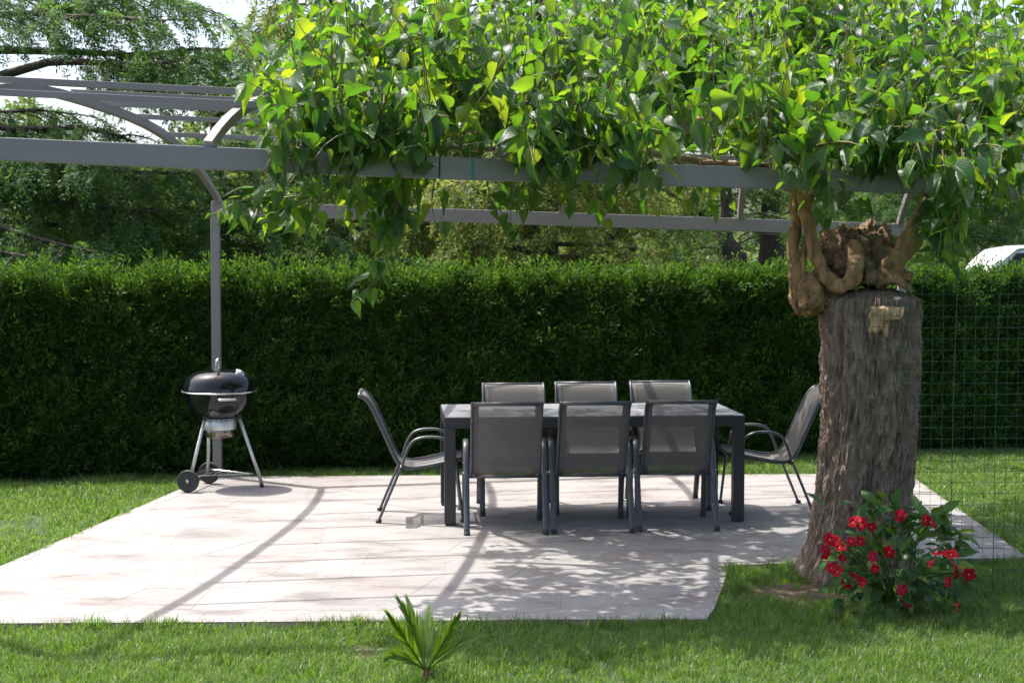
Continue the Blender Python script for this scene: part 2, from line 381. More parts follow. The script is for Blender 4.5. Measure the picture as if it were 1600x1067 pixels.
# bed of the patio: mortar top and a concrete edge all round
n = len(PATIO)
slab = MB().add([(p.x, p.y, LAWN_Z - 0.05) for p in PATIO] + [(p.x, p.y, -0.0016) for p in PATIO],
                [(i, (i + 1) % n, n + (i + 1) % n, n + i) for i in range(n)])
patio = MB().add([(p.x, p.y, -0.0016) for p in PATIO], [tuple(range(n))]).obj('patio', M['mortar'], kind='structure')
slab.obj('slab_edge', M['edge'], patio)
def clip(poly, p, nrm):
    out = []
    for i in range(len(poly)):
        a, b = poly[i], poly[(i + 1) % len(poly)]; da, db = (a - p).dot(nrm), (b - p).dot(nrm)
        if da <= 0: out.append(a)
        if (da < 0 < db) or (db < 0 < da): out.append(a + (b - a) * (da / (da - db)))
    return out
xs = [p.x for p in PATIO]; ys = [p.y for p in PATIO]; seeds = []
rs = random.Random(5)
gy = min(ys) - 0.3
while gy < max(ys) + 0.3:
    gx = min(xs) - 0.3 + rs.uniform(0, 0.3)
    while gx < max(xs) + 0.3:
        seeds.append(Vector((gx + rs.uniform(-0.16, 0.16), gy + rs.uniform(-0.14, 0.14)))); gx += rs.uniform(0.40, 0.62)
    gy += 0.40
for s in seeds:
    cell = [p.copy() for p in PATIO]
    for q in seeds:
        dd = q - s
        if q is s or dd.length > 1.6: continue
        cell = clip(cell, (s + q) / 2 - dd.normalized() * 0.0010, dd.normalized())
        if len(cell) < 3: break
    if len(cell) < 3: continue
    cl = []
    for p in cell:
        if not cl or (p - cl[-1]).length > 0.004: cl.append(p)
    if len(cl) > 3 and (cl[0] - cl[-1]).length < 0.004: cl.pop()
    area = abs(sum(cl[i].x * cl[(i+1) % len(cl)].y - cl[(i+1) % len(cl)].x * cl[i].y for i in range(len(cl)))) / 2
    if len(cl) < 3 or area < 0.004: continue
    c = sum(cl, Vector((0, 0))) / len(cl); m = len(cl); dz = rs.uniform(-0.0006, 0.0006)
    top = [c + (p - c) * (1 - 0.0025 / max((p - c).length, 0.02)) for p in cl]
    mb = MB().add([(p.x, p.y, -0.008) for p in cl] + [(p.x, p.y, -0.0022 + dz) for p in cl] + [(p.x, p.y, dz) for p in top],
                  [(i, (i+1) % m, m+(i+1) % m, m+i) for i in range(m)] + [(m+i, m+(i+1) % m, 2*m+(i+1) % m, 2*m+i) for i in range(m)] + [tuple(range(2*m, 3*m))])
    mb.obj('flagstone', M['stone'], patio)

# bare soil round the mulberry's foot
sp = G(1268, 925)
soil_pts = [(sp.x + 0.30 * math.cos(a) * (1 + 0.25 * math.sin(3*a)), sp.y + 0.17 + 0.33 * math.sin(a) * (1 + 0.2 * math.sin(2*a + 1))) for a in np.linspace(0, 6.283, 24, endpoint=False)]
poly_sheet('soil_patch', soil_pts, LAWN_Z + 0.008, M['soil'])

# ------------------------------------------------------------------ grass
def grass_points(x0, x1, y0, y1, dens, seed):
    r = np.random.default_rng(seed); n = int((x1 - x0) * (y1 - y0) * dens)
    p = np.stack([r.uniform(x0, x1, n), r.uniform(y0, y1, n), np.full(n, LAWN_Z)], -1)
    px, py = project(p); ok = (px > -90) & (px < 1690) & (py < 1130)
    p = p[ok & ~in_poly(p, [tuple(v) for v in PATIO])]
    # patchy wear: noise thins the grass
    k = np.array([noise.noise(Vector((a * 1.6, b * 1.6, 3.1))) + 0.5 * noise.noise(Vector((a * 5, b * 5, 1.7))) for a, b in p[:, :2]])
    keep = r.random(len(p)) < np.clip(1.05 - 1.3 * np.maximum(k, 0), 0.22, 1)
    ds = np.hypot(p[:, 0] - sp.x, p[:, 1] - (sp.y + 0.15)); keep &= (ds > 0.27) | (r.random(len(p)) < 0.25 * (ds > 0.1))
    p, k = p[keep], k[keep]
    ax = norm(np.stack([r.normal(0, 0.22, len(p)), r.normal(0, 0.22, len(p)), np.ones(len(p))], -1))
    a = r.uniform(0, 6.283, len(p)); R = frames(ax, np.stack([np.cos(a), np.sin(a), 0 * a], -1))
    return p, R, (0.95 - 0.3 * k) * r.uniform(0.7, 1.25, len(p))
front = [grass_points(-2.9, 3.3, 6.1, 9.4, 1500, 1)]
def edge_grass(n, seed):
    r = np.random.default_rng(seed); P_, R_, S_ = [], [], []; cen = np.array([0.2, 10.0])
    segs = [(PATIO[i], PATIO[(i + 1) % len(PATIO)]) for i in range(len(PATIO))]; ln = np.array([(b - a).length for a, b in segs])
    for i, (a, b) in enumerate(segs):
        k = int(n * ln[i]); t = r.random(k); q = np.outer(1 - t, a) + np.outer(t, b); d = np.array([(b - a).y, -(b - a).x]); d /= np.hypot(*d)
        clump = np.array([noise.noise(Vector((x * 3.1, y * 3.1, 8))) for x, y in q]); ok = r.random(k) < np.clip(0.55 + 1.6 * clump, 0.05, 1)
        q = (q + d * r.uniform(0.005, 0.05, (k, 1)))[ok]; P_.append(np.c_[q, np.full(len(q), LAWN_Z)])
        ax = np.c_[np.tile(-d * 0.25, (len(q), 1)) + r.normal(0, 0.25, (len(q), 2)), np.ones(len(q))]; R_.append(frames(norm(ax), r.normal(0, 1, ax.shape))); S_.append(r.uniform(0.9, 1.55, len(q)) * (1 + 0.5 * np.maximum(clump[ok], 0)))
    return np.concatenate(P_), np.concatenate(R_), np.concatenate(S_)
front.append(edge_grass(75, 9))
scatter('front_grass', *[np.concatenate(z) for z in zip(*front)], T_GRASS)
far_g = [grass_points(-5.2, 6.2, 9.0, 15.0, 560, 2)]
scatter('back_grass', *[np.concatenate(z) for z in zip(*far_g)], T_GRASS_FAR)

# ------------------------------------------------------------------ the clipped hedge
def hedge_y(x): return 13.2 + 0.235 * (x + 2.6)
HX0, HX1, HT = -5.6, 7.0, 1.1
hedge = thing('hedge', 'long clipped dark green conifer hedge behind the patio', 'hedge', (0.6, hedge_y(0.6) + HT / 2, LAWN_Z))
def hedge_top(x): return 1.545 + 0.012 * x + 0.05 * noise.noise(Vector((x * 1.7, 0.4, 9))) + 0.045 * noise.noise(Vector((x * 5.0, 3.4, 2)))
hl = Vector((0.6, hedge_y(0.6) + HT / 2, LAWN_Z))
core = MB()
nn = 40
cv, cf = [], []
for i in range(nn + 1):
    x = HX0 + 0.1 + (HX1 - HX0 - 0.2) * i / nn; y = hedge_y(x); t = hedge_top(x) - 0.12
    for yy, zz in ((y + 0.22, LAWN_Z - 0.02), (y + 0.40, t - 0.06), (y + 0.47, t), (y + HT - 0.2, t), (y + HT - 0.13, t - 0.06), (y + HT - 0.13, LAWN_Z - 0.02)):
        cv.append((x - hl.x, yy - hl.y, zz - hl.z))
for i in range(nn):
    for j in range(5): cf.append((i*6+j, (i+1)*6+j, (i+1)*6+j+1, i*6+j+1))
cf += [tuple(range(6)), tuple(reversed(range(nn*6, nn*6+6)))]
core.add(cv, cf).obj('twig_shade_core', M['core'], hedge)  # solid dark core standing in for twigs and the shade between them
r = np.random.default_rng(21)
hp, hn = [], []
def hedge_pts(n, face):
    x = r.uniform(HX0, HX1, n)
    if face == 'front':
        z = LAWN_Z + (1.60 - LAWN_Z) * r.random(n); keep = (x > -5.2) & (x < 6)
        lump = np.array([noise.noise(Vector((a * 1.3, 0, b * 1.6))) * 0.15 + noise.noise(Vector((a * 4, 5, b * 4.5))) * 0.10 for a, b in zip(x, z)])
        y = np.array([hedge_y(a) for a in x]) + 0.11 + 0.12 * z - lump + r.uniform(0, 0.10, n)
        nr = np.stack([np.where(r.random(n) < 0.6, 0.45, -0.45) + r.normal(0, 0.3, n), -0.6 * np.ones(n), r.normal(1.0, 0.45, n)], -1)
    else:
        tt = r.random(n); y = np.array([hedge_y(a) for a in x]) + 0.28 + tt * (HT - 0.34); z = np.array([hedge_top(a) for a in x]) - 0.06 - r.uniform(0, 0.07, n)
        nr = np.stack([r.normal(0, 0.45, n), r.normal(-0.25, 0.5, n), np.ones(n)], -1); keep = np.ones(n, bool)
    p = np.stack([x, y, z], -1) - np.array(hl)
    hp.append(p[keep]); hn.append(nr[keep])
hedge_pts(20000, 'front'); hedge_pts(8000, 'top')
nfront = len(hp[0]); hp, hn = np.concatenate(hp), np.concatenate(hn)
scatter('foliage', hp, frames(hn, r.normal(0, 0.6, hn.shape) + np.array([0, -1, 0.4])), r.uniform(0.8, 2.0, len(hp)) * np.where(np.arange(len(hp)) < nfront, 1.0, 0.72), T_HEDGE, hedge)

# ------------------------------------------------------------------ the pergola
FRONT = [P(-160, 208.5, 7.63), P(686, 245.5, 8.05), P(1700, 279, 8.86)]      # top edge of the front beam, bending a little at its joint
BACK = [P(336, 314.5, 12.85), P(1410, 350, 14.2)]
pergola = thing('pergola', 'grey painted steel pergola with curved roof arches over the patio', 'pergola', (0.5, 10.8, 0))
PO = Vector((0.5, 10.8, 0))
def loc(v): return Vector(v) - PO
BH, BW = 0.115, 0.065
def beam(a, b, name='beam'):
    a, b = loc(a), loc(b); d = (b - a).normalized(); sd_ = d.cross(Vector((0, 0, 1))).normalized()
    up = sd_.cross(d)
    mb = MB(); c = [a - up * BH / 2, b - up * BH / 2]
    mb.sweep(c, [(-BW/2, -BH/2), (BW/2, -BH/2), (BW/2, BH/2), (-BW/2, BH/2)], sd_)
    return mb.obj(name, M['metal'], pergola, bevel=0.004)
dj = (FRONT[1] - FRONT[0]).normalized()
beam(FRONT[0], FRONT[1] - dj * 0.0015); beam(FRONT[1] + (FRONT[2] - FRONT[1]).normalized() * 0.0015, FRONT[2])
bd = (BACK[1] - BACK[0]).normalized()
beam(BACK[0] - bd * 0.03, BACK[1] + bd * 0.03)
def front_at(X):
    a, b = (FRONT[0], FRONT[1]) if X < FRONT[1].x else (FRONT[1], FRONT[2])
    return a + (b - a) * ((X - a.x) / (b.x - a.x))
def back_at(X): return BACK[0] + (BACK[1] - BACK[0]) * ((X - BACK[0].x) / (BACK[1].x - BACK[0].x))
AF = [-3.02, -1.55, -0.05, 1.45, 2.95]; AB = [BACK[0].x + 0.03, -1.12, 0.44, 2.05, BACK[1].x - 0.03]; RISE = 0.46
def roof(s, t):
    i = min(max(int(math.floor(s)), 0), 3); k = s - i
    a = front_at(AF[i]).lerp(front_at(AF[i+1]), k); b = back_at(AB[i]).lerp(back_at(AB[i+1]), k)
    p = a.lerp(b, t); p.z += RISE * (1 - abs(2*t - 1) ** 2.9) if 0 <= t <= 1 else 0; return p
for s in range(5):
    path = [loc(roof(s, t)) + Vector((0, 0, 0.002)) for t in np.linspace(0.0, 1.0, 28)]
    sd_ = Vector((1, 0.2, 0)).normalized()
    MB().sweep(path, [(-0.023, -0.030), (0.023, -0.030), (0.023, 0.030), (-0.023, 0.030)], sd_).obj('arch', M['metal'], pergola, bevel=0.003)
for s in range(1, 4):
    for t in (0.0, 1.0):
        c = loc(roof(s, t)); MB().box((c.x - 0.05, c.y - 0.032, c.z + 0.001), (c.x + 0.05, c.y + 0.032, c.z + 0.007)).obj('weld_plate', M['metal'], pergola)
for k in range(1, 9):
    t = k / 9
    path = [loc(roof(s, t)) + Vector((0, 0, 0.052)) for s in (-0.05, 1, 2, 3, 4.05)]
    MB().sweep(path, [(-0.008, -0.018), (0.008, -0.018), (0.008, 0.018), (-0.008, 0.018)], Vector((0, 1, 0))).obj('purlin', M['metal'], pergola, bevel=0.002)
for p, zb in ((BACK[0], 0.0), (BACK[1], 0.0), (front_at(-3.02), 0.0), (front_at(3.25), LAWN_Z - 0.02)):
    b = loc((p.x, p.y, zb)); h = p.z - BH
    MB().box((b.x - 0.035, b.y - 0.035, zb), (b.x + 0.035, b.y + 0.035, h - 0.001)).obj('post', M['metal'], pergola, bevel=0.004)
    MB().box((b.x - 0.07, b.y - 0.07, zb), (b.x + 0.07, b.y + 0.07, zb + 0.008)).obj('base_plate', M['metal'], pergola)
for px, lab in ((738, 'turquoise string tied round the front pergola beam next to its joint'), (840, 'turquoise string round the front pergola beam, half hidden by leaves')):
    c = front_at((px - 800) / F_PX * 8.1); w, h = BW / 2 + 0.004, BH + 0.004
    pts = [(c.x, c.y - w, c.z + 0.003), (c.x, c.y - w, c.z - h), (c.x + 0.004, c.y + w, c.z - h), (c.x + 0.004, c.y + w, c.z + 0.003), (c.x, c.y - w, c.z + 0.003)]
    mb = MB().tube(pts, 0.0022, 5)
    mb.tube([(c.x, c.y - w, c.z + 0.003), (c.x - 0.022, c.y - w - 0.006, c.z + 0.011), (c.x - 0.012, c.y - w - 0.004, c.z + 0.002)], 0.002, 5)
    mb.tube([(c.x + 0.006, c.y - w, c.z), (c.x + 0.009, c.y - w - 0.002, c.z - 0.06), (c.x + 0.006, c.y - w - 0.004, c.z - 0.13)], 0.0018, 5)
    tag(mb.obj('plant_tie', M['tie']), lab, 'string')

# ------------------------------------------------------------------ table
YAW = 0.075
TL, TW, TH = 2.08, 0.95, 0.74
fl = G(695, 822); fr = G(1162, 815)
mid = (fl + fr) / 2; tc = mid + Vector((-math.sin(YAW), math.cos(YAW), 0)) * (TW / 2)
table = thing('dining_table', 'long dark grey metal garden table with a pale shiny top', 'table', (tc.x, tc.y, 0), YAW)
LW = 0.078
for sx in (-1, 1):
    for sy in (-1, 1):
        x, y = sx * (TL/2 - LW/2), sy * (TW/2 - LW/2)
        MB().box((x - LW/2, y - LW/2, 0.012), (x + LW/2, y + LW/2, TH - 0.0725)).obj('leg', M['table'], table, bevel=0.004)
        MB().box((x - LW/2 + 0.006, y - LW/2 + 0.006, 0), (x + LW/2 - 0.006, y + LW/2 - 0.006, 0.012)).obj('foot', M['rubber'], table)
fr_ = MB(); a, b, z0, z1 = TL/2, TW/2, TH - 0.072, TH
fr_.box((-a, -b, z0), (a, -b + LW, z1)).box((-a, b - LW, z0), (a, b, z1)).box((-a, -b + LW, z0), (-a + LW, b - LW, z1)).box((a - LW, -b + LW, z0), (a, b - LW, z1))
fr_.obj('apron_frame', M['table'], table, bevel=0.003)
MB().box((-a + 0.006, -b + 0.006, z1 + 0.001), (a - 0.006, b - 0.006, z1 + 0.007)).obj('tabletop', M['table_top'], table, bevel=0.002)
cap = MB().lathe([(0.0, 0.0105), (0.024, 0.0105), (0.03, 0.009), (0.034, 0.0085), (0.034, 0.0072)], 20, (0, 0.02, z1)).obj('parasol_hole_cap', M['steel'], table, smooth=True)

# ------------------------------------------------------------------ chairs
def catmull(pts, n=6):
    P_ = [Vector(p) for p in pts]; P_ = [P_[0]*2 - P_[1]] + P_ + [P_[-1]*2 - P_[-2]]; out = []
    for i in range(1, len(P_) - 2):
        p0, p1, p2, p3 = P_[i-1:i+3]
        for k in range(n):
            t = k / n; out.append(0.5 * ((2*p1) + (p2-p0)*t + (2*p0-5*p1+4*p2-p3)*t*t + (3*p1-p0-3*p2+p3)*t**3))
    out.append(P_[-2]); return out
RAIL = [(-0.135, 0.882), (-0.098, 0.866), (-0.064, 0.832), (-0.034, 0.780), (-0.004, 0.715), (0.055, 0.585), (0.105, 0.47), (0.142, 0.405), (0.19, 0.378), (0.26, 0.375), (0.37, 0.392), (0.48, 0.415), (0.57, 0.432), (0.60, 0.425)]
LEG = [(0.0, 0.012), (0.06, 0.155), (0.12, 0.297), (0.165, 0.405), (0.198, 0.50), (0.235, 0.56), (0.29, 0.588), (0.37, 0.594), (0.44, 0.585), (0.495, 0.55), (0.525, 0.48), (0.545, 0.36), (0.565, 0.19), (0.585, 0.012)]
def oval(a, b, m=10): return [(a * math.cos(2*math.pi*j/m), b * math.sin(2*math.pi*j/m)) for j in range(m)]
CH = {}
rp = catmull([(0, y, z) for y, z in RAIL], 4); lp = catmull([(0, y, z) for y, z in LEG], 5)
CH['rail'] = MB().sweep(rp, oval(0.011, 0.015), (1, 0, 0)).mesh('side_rail')
CH['leg'] = MB().sweep(lp, oval(0.020, 0.010, 12), (1, 0, 0)).mesh('arm_and_leg_frame')
sv, sf, suv = [], [], []
nc = 10
for i, p in enumerate(rp):
    tn = (rp[min(i+1, len(rp)-1)] - rp[max(i-1, 0)]).normalized(); nn_ = Vector((0, tn.z, -tn.y))
    for j in range(nc + 1):
        u = -1 + 2*j/nc; k = 1 - u*u; e = min(i, len(rp)-1-i) / 6
        sag = 0.016 * k * min(1, e)
        q = p + nn_ * (-sag if tn.z < 0 else sag); sv.append((u * 0.222, q.y - (0.014 * k if tn.z < -0.6 else 0), q.z - (sag if abs(tn.z) < 0.6 else 0)))
        suv.append((u * 0.5 + 0.5, i / len(rp)))
for i in range(len(rp) - 1):
    for j in range(nc): sf.append((i*(nc+1)+j, i*(nc+1)+j+1, (i+1)*(nc+1)+j+1, (i+1)*(nc+1)+j))
CH['sling'] = np_mesh('sling', np.array(sv), np.array(sf), None, np.array(suv)); CH['sling'].materials.append(M['sling'])
def bar(y, z, r_=0.010, w=0.222): return MB().tube([(-w, y, z), (w, y, z)], r_, 10).mesh('crossbar')
CH['bar_top'] = bar(-0.132, 0.880, 0.013); CH['bar_bend'] = bar(0.165, 0.365, 0.010, 0.245); CH['bar_front'] = bar(0.595, 0.422, 0.012); CH['bar_under'] = bar(0.53, 0.40, 0.010, 0.245)
CH['foot'] = MB().lathe([(0.0, 0), (0.018, 0), (0.021, 0.005), (0.021, 0.022), (0.0, 0.022)], 12).mesh('foot_cap')
CH['bolt'] = MB().lathe([(0.0, 0.004), (0.006, 0.004), (0.008, 0.0), (0.008, -0.004)], 10).mesh('bolt')
hb_ = MB(); nr_ = len(rp); W = nc + 1
for u0, u1 in ((-0.224, -0.186), (0.186, 0.224)):
    for sd_ in (-0.003, 0.003):
        hv_ = []
        for i, p in enumerate(rp):
            tn = (rp[min(i+1, nr_-1)] - rp[max(i-1, 0)]).normalized(); nn_ = Vector((0, tn.z, -tn.y)); e = min(1, min(i, nr_-1-i) / 6)
            for u in (u0, u1):
                k = 1 - min(1, (u / 0.222) ** 2); q = Vector(sv[i*W + (0 if u < 0 else nc)]); q2 = Vector(sv[i*W + (1 if u < 0 else nc-1)])
                f = (0.222 - min(abs(u), 0.222)) / (0.222 * 2 / nc); w_ = q.lerp(q2, f); hv_.append((u, w_.y + nn_.y * sd_, w_.z + nn_.z * sd_))
        hb_.add(hv_, [(2*i, 2*i+1, 2*i+3, 2*i+2) for i in range(nr_ - 1)])
for sd_ in (-0.003, 0.003):
    hb_.add([(sv[i*W+j][0], sv[i*W+j][1] + sd_, sv[i*W+j][2] + sd_ * 0.4) for i in range(6) for j in range(W)], [(i*W+j, i*W+j+1, (i+1)*W+j+1, (i+1)*W+j) for i in range(5) for j in range(nc)])
CH['hem'] = hb_.mesh('hem'); CH['hem'].materials.append(surf('sling_hem_fabric', (0.10, 0.096, 0.095), (0.135, 0.13, 0.128), 60, 0.6, bmp=0.2, bscale=300))
for k in CH.values():
    k.polygons.foreach_set('use_smooth', [True] * len(k.polygons))
    if not k.materials: k.materials.append(M['frame'])
CH['foot'].materials[0] = M['rubber']; CH['bolt'].materials[0] = M['steel']
def chair(px_loc, rz, label, group):
    t = thing('garden_chair', label, 'chair', (px_loc[0], px_loc[1], 0), rz, group)
    link('hem', CH['hem'], None, link('sling', CH['sling'], None, t))
    for s in (-1, 1):
        o = link('side_rail', CH['rail'], None, t); o.location = (s * 0.228, 0, 0)
        o = link('arm_frame', CH['leg'], None, t); o.location = (s * 0.262, 0, 0)
        for y in (0.0, 0.585):
            f = link('foot_cap', CH['foot'], None, o); f.location = (0, y, 0)
        for y, z in ((0.158, 0.392), (0.533, 0.415)):
            f = link('bolt', CH['bolt'], None, o); f.location = (s * 0.019, y, z); f.rotation_euler = (0, s * math.pi / 2, 0)
    for k in ('bar_top', 'bar_bend', 'bar_front', 'bar_under'): link('crossbar', CH[k], None, t)
    return t
GR = 'grey sling chairs round the table'
for (x0, x1, y), lab, dz in (((725, 858, 835.5), 'grey sling garden chair seen from behind, left of the three nearest chairs', 0.0),
                         ((862, 992, 833), 'grey sling garden chair seen from behind, middle of the three nearest chairs', 0.012),
                         ((993, 1127, 829.5), 'grey sling garden chair seen from behind, right of the three nearest chairs', -0.015)):
    g = G((x0 + x1) / 2, y); chair(g, YAW * 0.7 + dz, lab, GR)
for px, y, lab, dz in ((801, 600, 'grey sling garden chair facing the camera across the table, leftmost of three', 0.01),
                   (914, 598, 'grey sling garden chair facing the camera across the table, middle of three', -0.02),
                   (1031, 596.5, 'grey sling garden chair facing the camera across the table, rightmost of three', 0.0)):
    g = G(px, y, 0.888); chair((g.x + 0.01, g.y - 0.06, 0), math.pi + YAW * 0.7 + dz, lab, GR)
g1, g2 = G(587, 815), G(598, 799); gm = (g1 + g2) / 2
chair((gm.x, gm.y), -math.pi / 2 + YAW * 0.9, 'grey sling garden chair side on at the left head of the table', GR)
g1 = G(1270, 804); chair((g1.x, g1.y + 0.27), math.pi / 2 + YAW * 0.3, 'grey sling garden chair at the right head of the table, partly behind the trunk', GR)

# ------------------------------------------------------------------ kettle barbecue
wa, wb, ft = G(294, 769), G(327, 755), G(410, 761)
gc = G(342, 760); gc.x = (341 - 800) / F_PX * gc.y
grill = thing('kettle_barbecue', 'black kettle barbecue with lid, steel legs and two wheels at the patio corner', 'barbecue', (gc.x, gc.y, 0))
RZ, RR = 0.775, 0.287
def gl(v): return Vector(v) - Vector((gc.x, gc.y, 0))
bowl = [(0.02, RZ - 0.232), (0.10, RZ - 0.222), (0.17, RZ - 0.195), (0.23, RZ - 0.145), (0.265, RZ - 0.085), (0.281, RZ - 0.03), (0.283, RZ - 0.004)]
MB().lathe(bowl, 56).obj('bowl', M['enamel'], grill, smooth=True)
MB().lathe([(0.281, RZ - 0.012), (RR + 0.009, RZ - 0.012), (RR + 0.013, RZ - 0.006), (RR + 0.009, RZ), (0.283, RZ)], 56).obj('rim', M['steel'], grill, smooth=True)
lid = MB().lathe([(RR, RZ + 0.001), (RR - 0.001, RZ + 0.02), (0.277, RZ + 0.06), (0.252, RZ + 0.105), (0.21, RZ + 0.138), (0.15, RZ + 0.158), (0.08, RZ + 0.168), (0.0, RZ + 0.171)], 56).obj('lid', M['enamel'], grill, smooth=True)
hb = RZ + 0.165
hnd = MB().tube(catmull([(-0.012, -0.05, hb), (-0.012, -0.05, hb + 0.05), (-0.006, -0.04, hb + 0.08), (0.0, 0.0, hb + 0.088), (-0.006, 0.04, hb + 0.08), (-0.012, 0.05, hb + 0.05), (-0.012, 0.05, hb)], 4), 0.011, 8)
hnd.box((-0.03, -0.062, hb - 0.002), (0.006, 0.062, hb + 0.012)).obj('lid_handle', M['steel'], lid, smooth=False)
va = Vector((0.185, -0.05, RZ + 0.148)); vm = MB().lathe([(0.0, 0.014), (0.02, 0.014), (0.022, 0.008), (0.042, 0.007), (0.044, 0.0), (0.044, -0.01)], 24)
vent = vm.obj('lid_vent', M['steel'], lid, smooth=True); vent.location = va; vent.rotation_euler = (0.15, 0.62, 0)
ha = math.radians(-68)
hd = Vector((math.cos(ha), math.sin(ha), 0)); hs = Vector((-hd.y, hd.x, 0)); hz = RZ - 0.048
mb = MB().tube(catmull([hd*0.262 - hs*0.062 + Vector((0, 0, hz)), hd*0.315 - hs*0.066 + Vector((0, 0, hz)), hd*0.33 - hs*0.05 + Vector((0, 0, hz)), hd*0.335 + Vector((0, 0, hz)), hd*0.33 + hs*0.05 + Vector((0, 0, hz)), hd*0.315 + hs*0.066 + Vector((0, 0, hz)), hd*0.262 + hs*0.062 + Vector((0, 0, hz))], 4), 0.010, 8)
mb.obj('side_handle', M['steel'], grill, smooth=True)
MB().lathe([(0.128, RZ - 0.31), (0.132, RZ - 0.30), (0.132, RZ - 0.222), (0.12, RZ - 0.218)], 40).obj('ash_collar', M['aluminium'], grill, smooth=True)
for k in range(20):
    a = 2 * math.pi * k / 20; o = MB().box((-0.005, -0.0015, -0.004), (0.005, 0.0015, 0.004)).obj('collar_hole', M['rubber'], grill)
    o.location = (0.1325 * math.cos(a), 0.1325 * math.sin(a), RZ - 0.236); o.rotation_euler = (0, 0, a + math.pi / 2)
MB().lathe([(0.0, RZ - 0.372), (0.105, RZ - 0.372), (0.115, RZ - 0.366), (0.118, RZ - 0.312), (0.11, RZ - 0.30)], 40).obj('ash_pot', M['pot'], grill, smooth=True)
hub_z = 0.088
ax_d = (wb - wa).normalized()
feet = [gl(wa) + Vector((0.0, 0, hub_z)) + ax_d * 0.035, gl(wb) + Vector((0, 0, hub_z)) - ax_d * 0.035, gl(ft)]
for i, f in enumerate(feet):
    d = Vector((f.x, f.y, 0)).normalized(); top = Vector((d.x * 0.155, d.y * 0.155, RZ - 0.195))
    e = f if i < 2 else f + Vector((0, 0, 0.02))
    MB().tube([top, e], 0.0135, 12).obj('leg', M['aluminium'], grill, smooth=True)
    sk = top + (e - top).normalized() * 0.035
    MB().tube([top + (top - e).normalized() * 0.03, sk], 0.018, 12).obj('leg_socket', M['rubber'], grill, smooth=True)
    if i == 2: MB().tube([f, f + (top - f).normalized() * 0.035], 0.0165, 12).obj('foot_cap', M['rubber'], grill, smooth=True)
for w, s in ((wa, -1), (wb, 1)):
    rot = Vector((ax_d.x, ax_d.y, 0)).to_track_quat('Z', 'Y').to_euler()
    o = MB().lathe([(0.0, -0.016), (0.03, -0.018), (0.034, -0.012), (0.066, -0.012), (0.072, -0.018), (0.085, -0.016), (0.088, -0.008), (0.088, 0.008), (0.085, 0.016), (0.072, 0.018), (0.066, 0.012), (0.034, 0.012), (0.03, 0.018), (0.0, 0.016)], 40).obj('wheel', M['rubber'], grill, smooth=True)
    o.location = gl(w) + Vector((0, 0, hub_z)); o.rotation_euler = rot
    c = MB().lathe([(0.0, 0.021), (0.011, 0.021), (0.013, 0.017)], 16).obj('hub_cap', M['steel'], o, smooth=True)
    if s < 0: c.rotation_euler = (math.pi, 0, 0)
MB().tube([feet[0] - ax_d * 0.03, feet[1] + ax_d * 0.03], 0.006, 8).obj('axle', M['steel'], grill, smooth=True)
sh = MB(); zt = 0.135
tri = [feet[0] + Vector((0, 0, 0.035)), feet[1] + Vector((0, 0, 0.035)), feet[2] + (Vector((0, 0, 0.5)) - feet[2]).normalized() * 0.13]
for i in range(3): sh.tube([tri[i], tri[(i + 1) % 3]], 0.005, 6)
for k in range(1, 9):
    t = k / 9; sh.tube([tri[0].lerp(tri[2], t), tri[1].lerp(tri[2], t)], 0.0028, 5)
sh.obj('wire_shelf', M['steel'], grill)

# ------------------------------------------------------------------ the mulberry
TD = 8.93
tb = Vector(((1352 - 800) / F_PX * TD, TD, LAWN_Z))
tree = thing('mulberry_tree', 'old pollarded mulberry with thick trunk, its leafy shoots trained over the pergola', 'tree', tb)
def tl(v): return Vector(v) - tb
TOPZ = 1.64
def trunk_pt(th, z, off=0.0):
    """point on the bark; z above the lawn sheet"""
    k = z / TOPZ
    cx = -0.055 + 0.085 * min(k / 0.55, 1) ** 0.8 ; cyy = 0.0
    r_ = 0.236 + 0.010 * k + 0.085 * math.exp(-z / 0.16) - 0.022 * max(0, (k - 0.95) / 0.05) ** 2
    lob = 0.022 * math.sin(2*th + 0.6) + 0.018 * math.sin(5*th + 1.1 + z * 0.6) * (0.4 + 1.1 * math.exp(-z / 0.4)) + 0.010 * math.sin(8*th - z)
    q = Vector((math.cos(th) * 3.2, math.sin(th) * 3.2, z * 0.9))
    big = noise.noise(q * 0.8) * 0.02
    w = noise.noise(Vector((math.cos(th) * 2.2, math.sin(th) * 2.2, z * 3.2))) * 0.35
    tw = th + w * 0.22
    rg = 1 - abs(noise.noise(Vector((math.cos(tw) * 8.0, math.sin(tw) * 8.0, z * 5.5 + 3)))) * 2.2
    rg2 = 1 - abs(noise.noise(Vector((math.cos(tw) * 17.0, math.sin(tw) * 17.0, z * 9.0 + 8)))) * 2.2
    rg3 = noise.noise(Vector((math.cos(tw) * 40.0, math.sin(tw) * 40.0, z * 55.0)))
    rr = r_ + lob + big + 0.024 * rg + 0.017 * rg2 + 0.004 * rg3 + off
    return Vector((cx + rr * math.cos(th), cyy + rr * math.sin(th), z))
NT, NZ = 440, 280
tv = [trunk_pt(2*math.pi*j/NT, TOPZ * i / (NZ - 1)) for i in range(NZ) for j in range(NT)]
for q in range(1, 7):
    for j in range(NT):
        p = trunk_pt(2*math.pi*j/NT, TOPZ); c = Vector((0.03, 0, 0)); k = 1 - q / 6.5
        z = TOPZ + 0.05 * math.sin(q / 6 * 1.5) + 0.015 * noise.noise(Vector((p.x * 9 * k, p.y * 9 * k, q)))
        tv.append(Vector((c.x + (p.x - c.x) * k, c.y + (p.y - c.y) * k, z)))
NZ2 = NZ + 6
ii, jj = np.meshgrid(np.arange(NZ2 - 1), np.arange(NT), indexing='ij'); j2 = (jj + 1) % NT
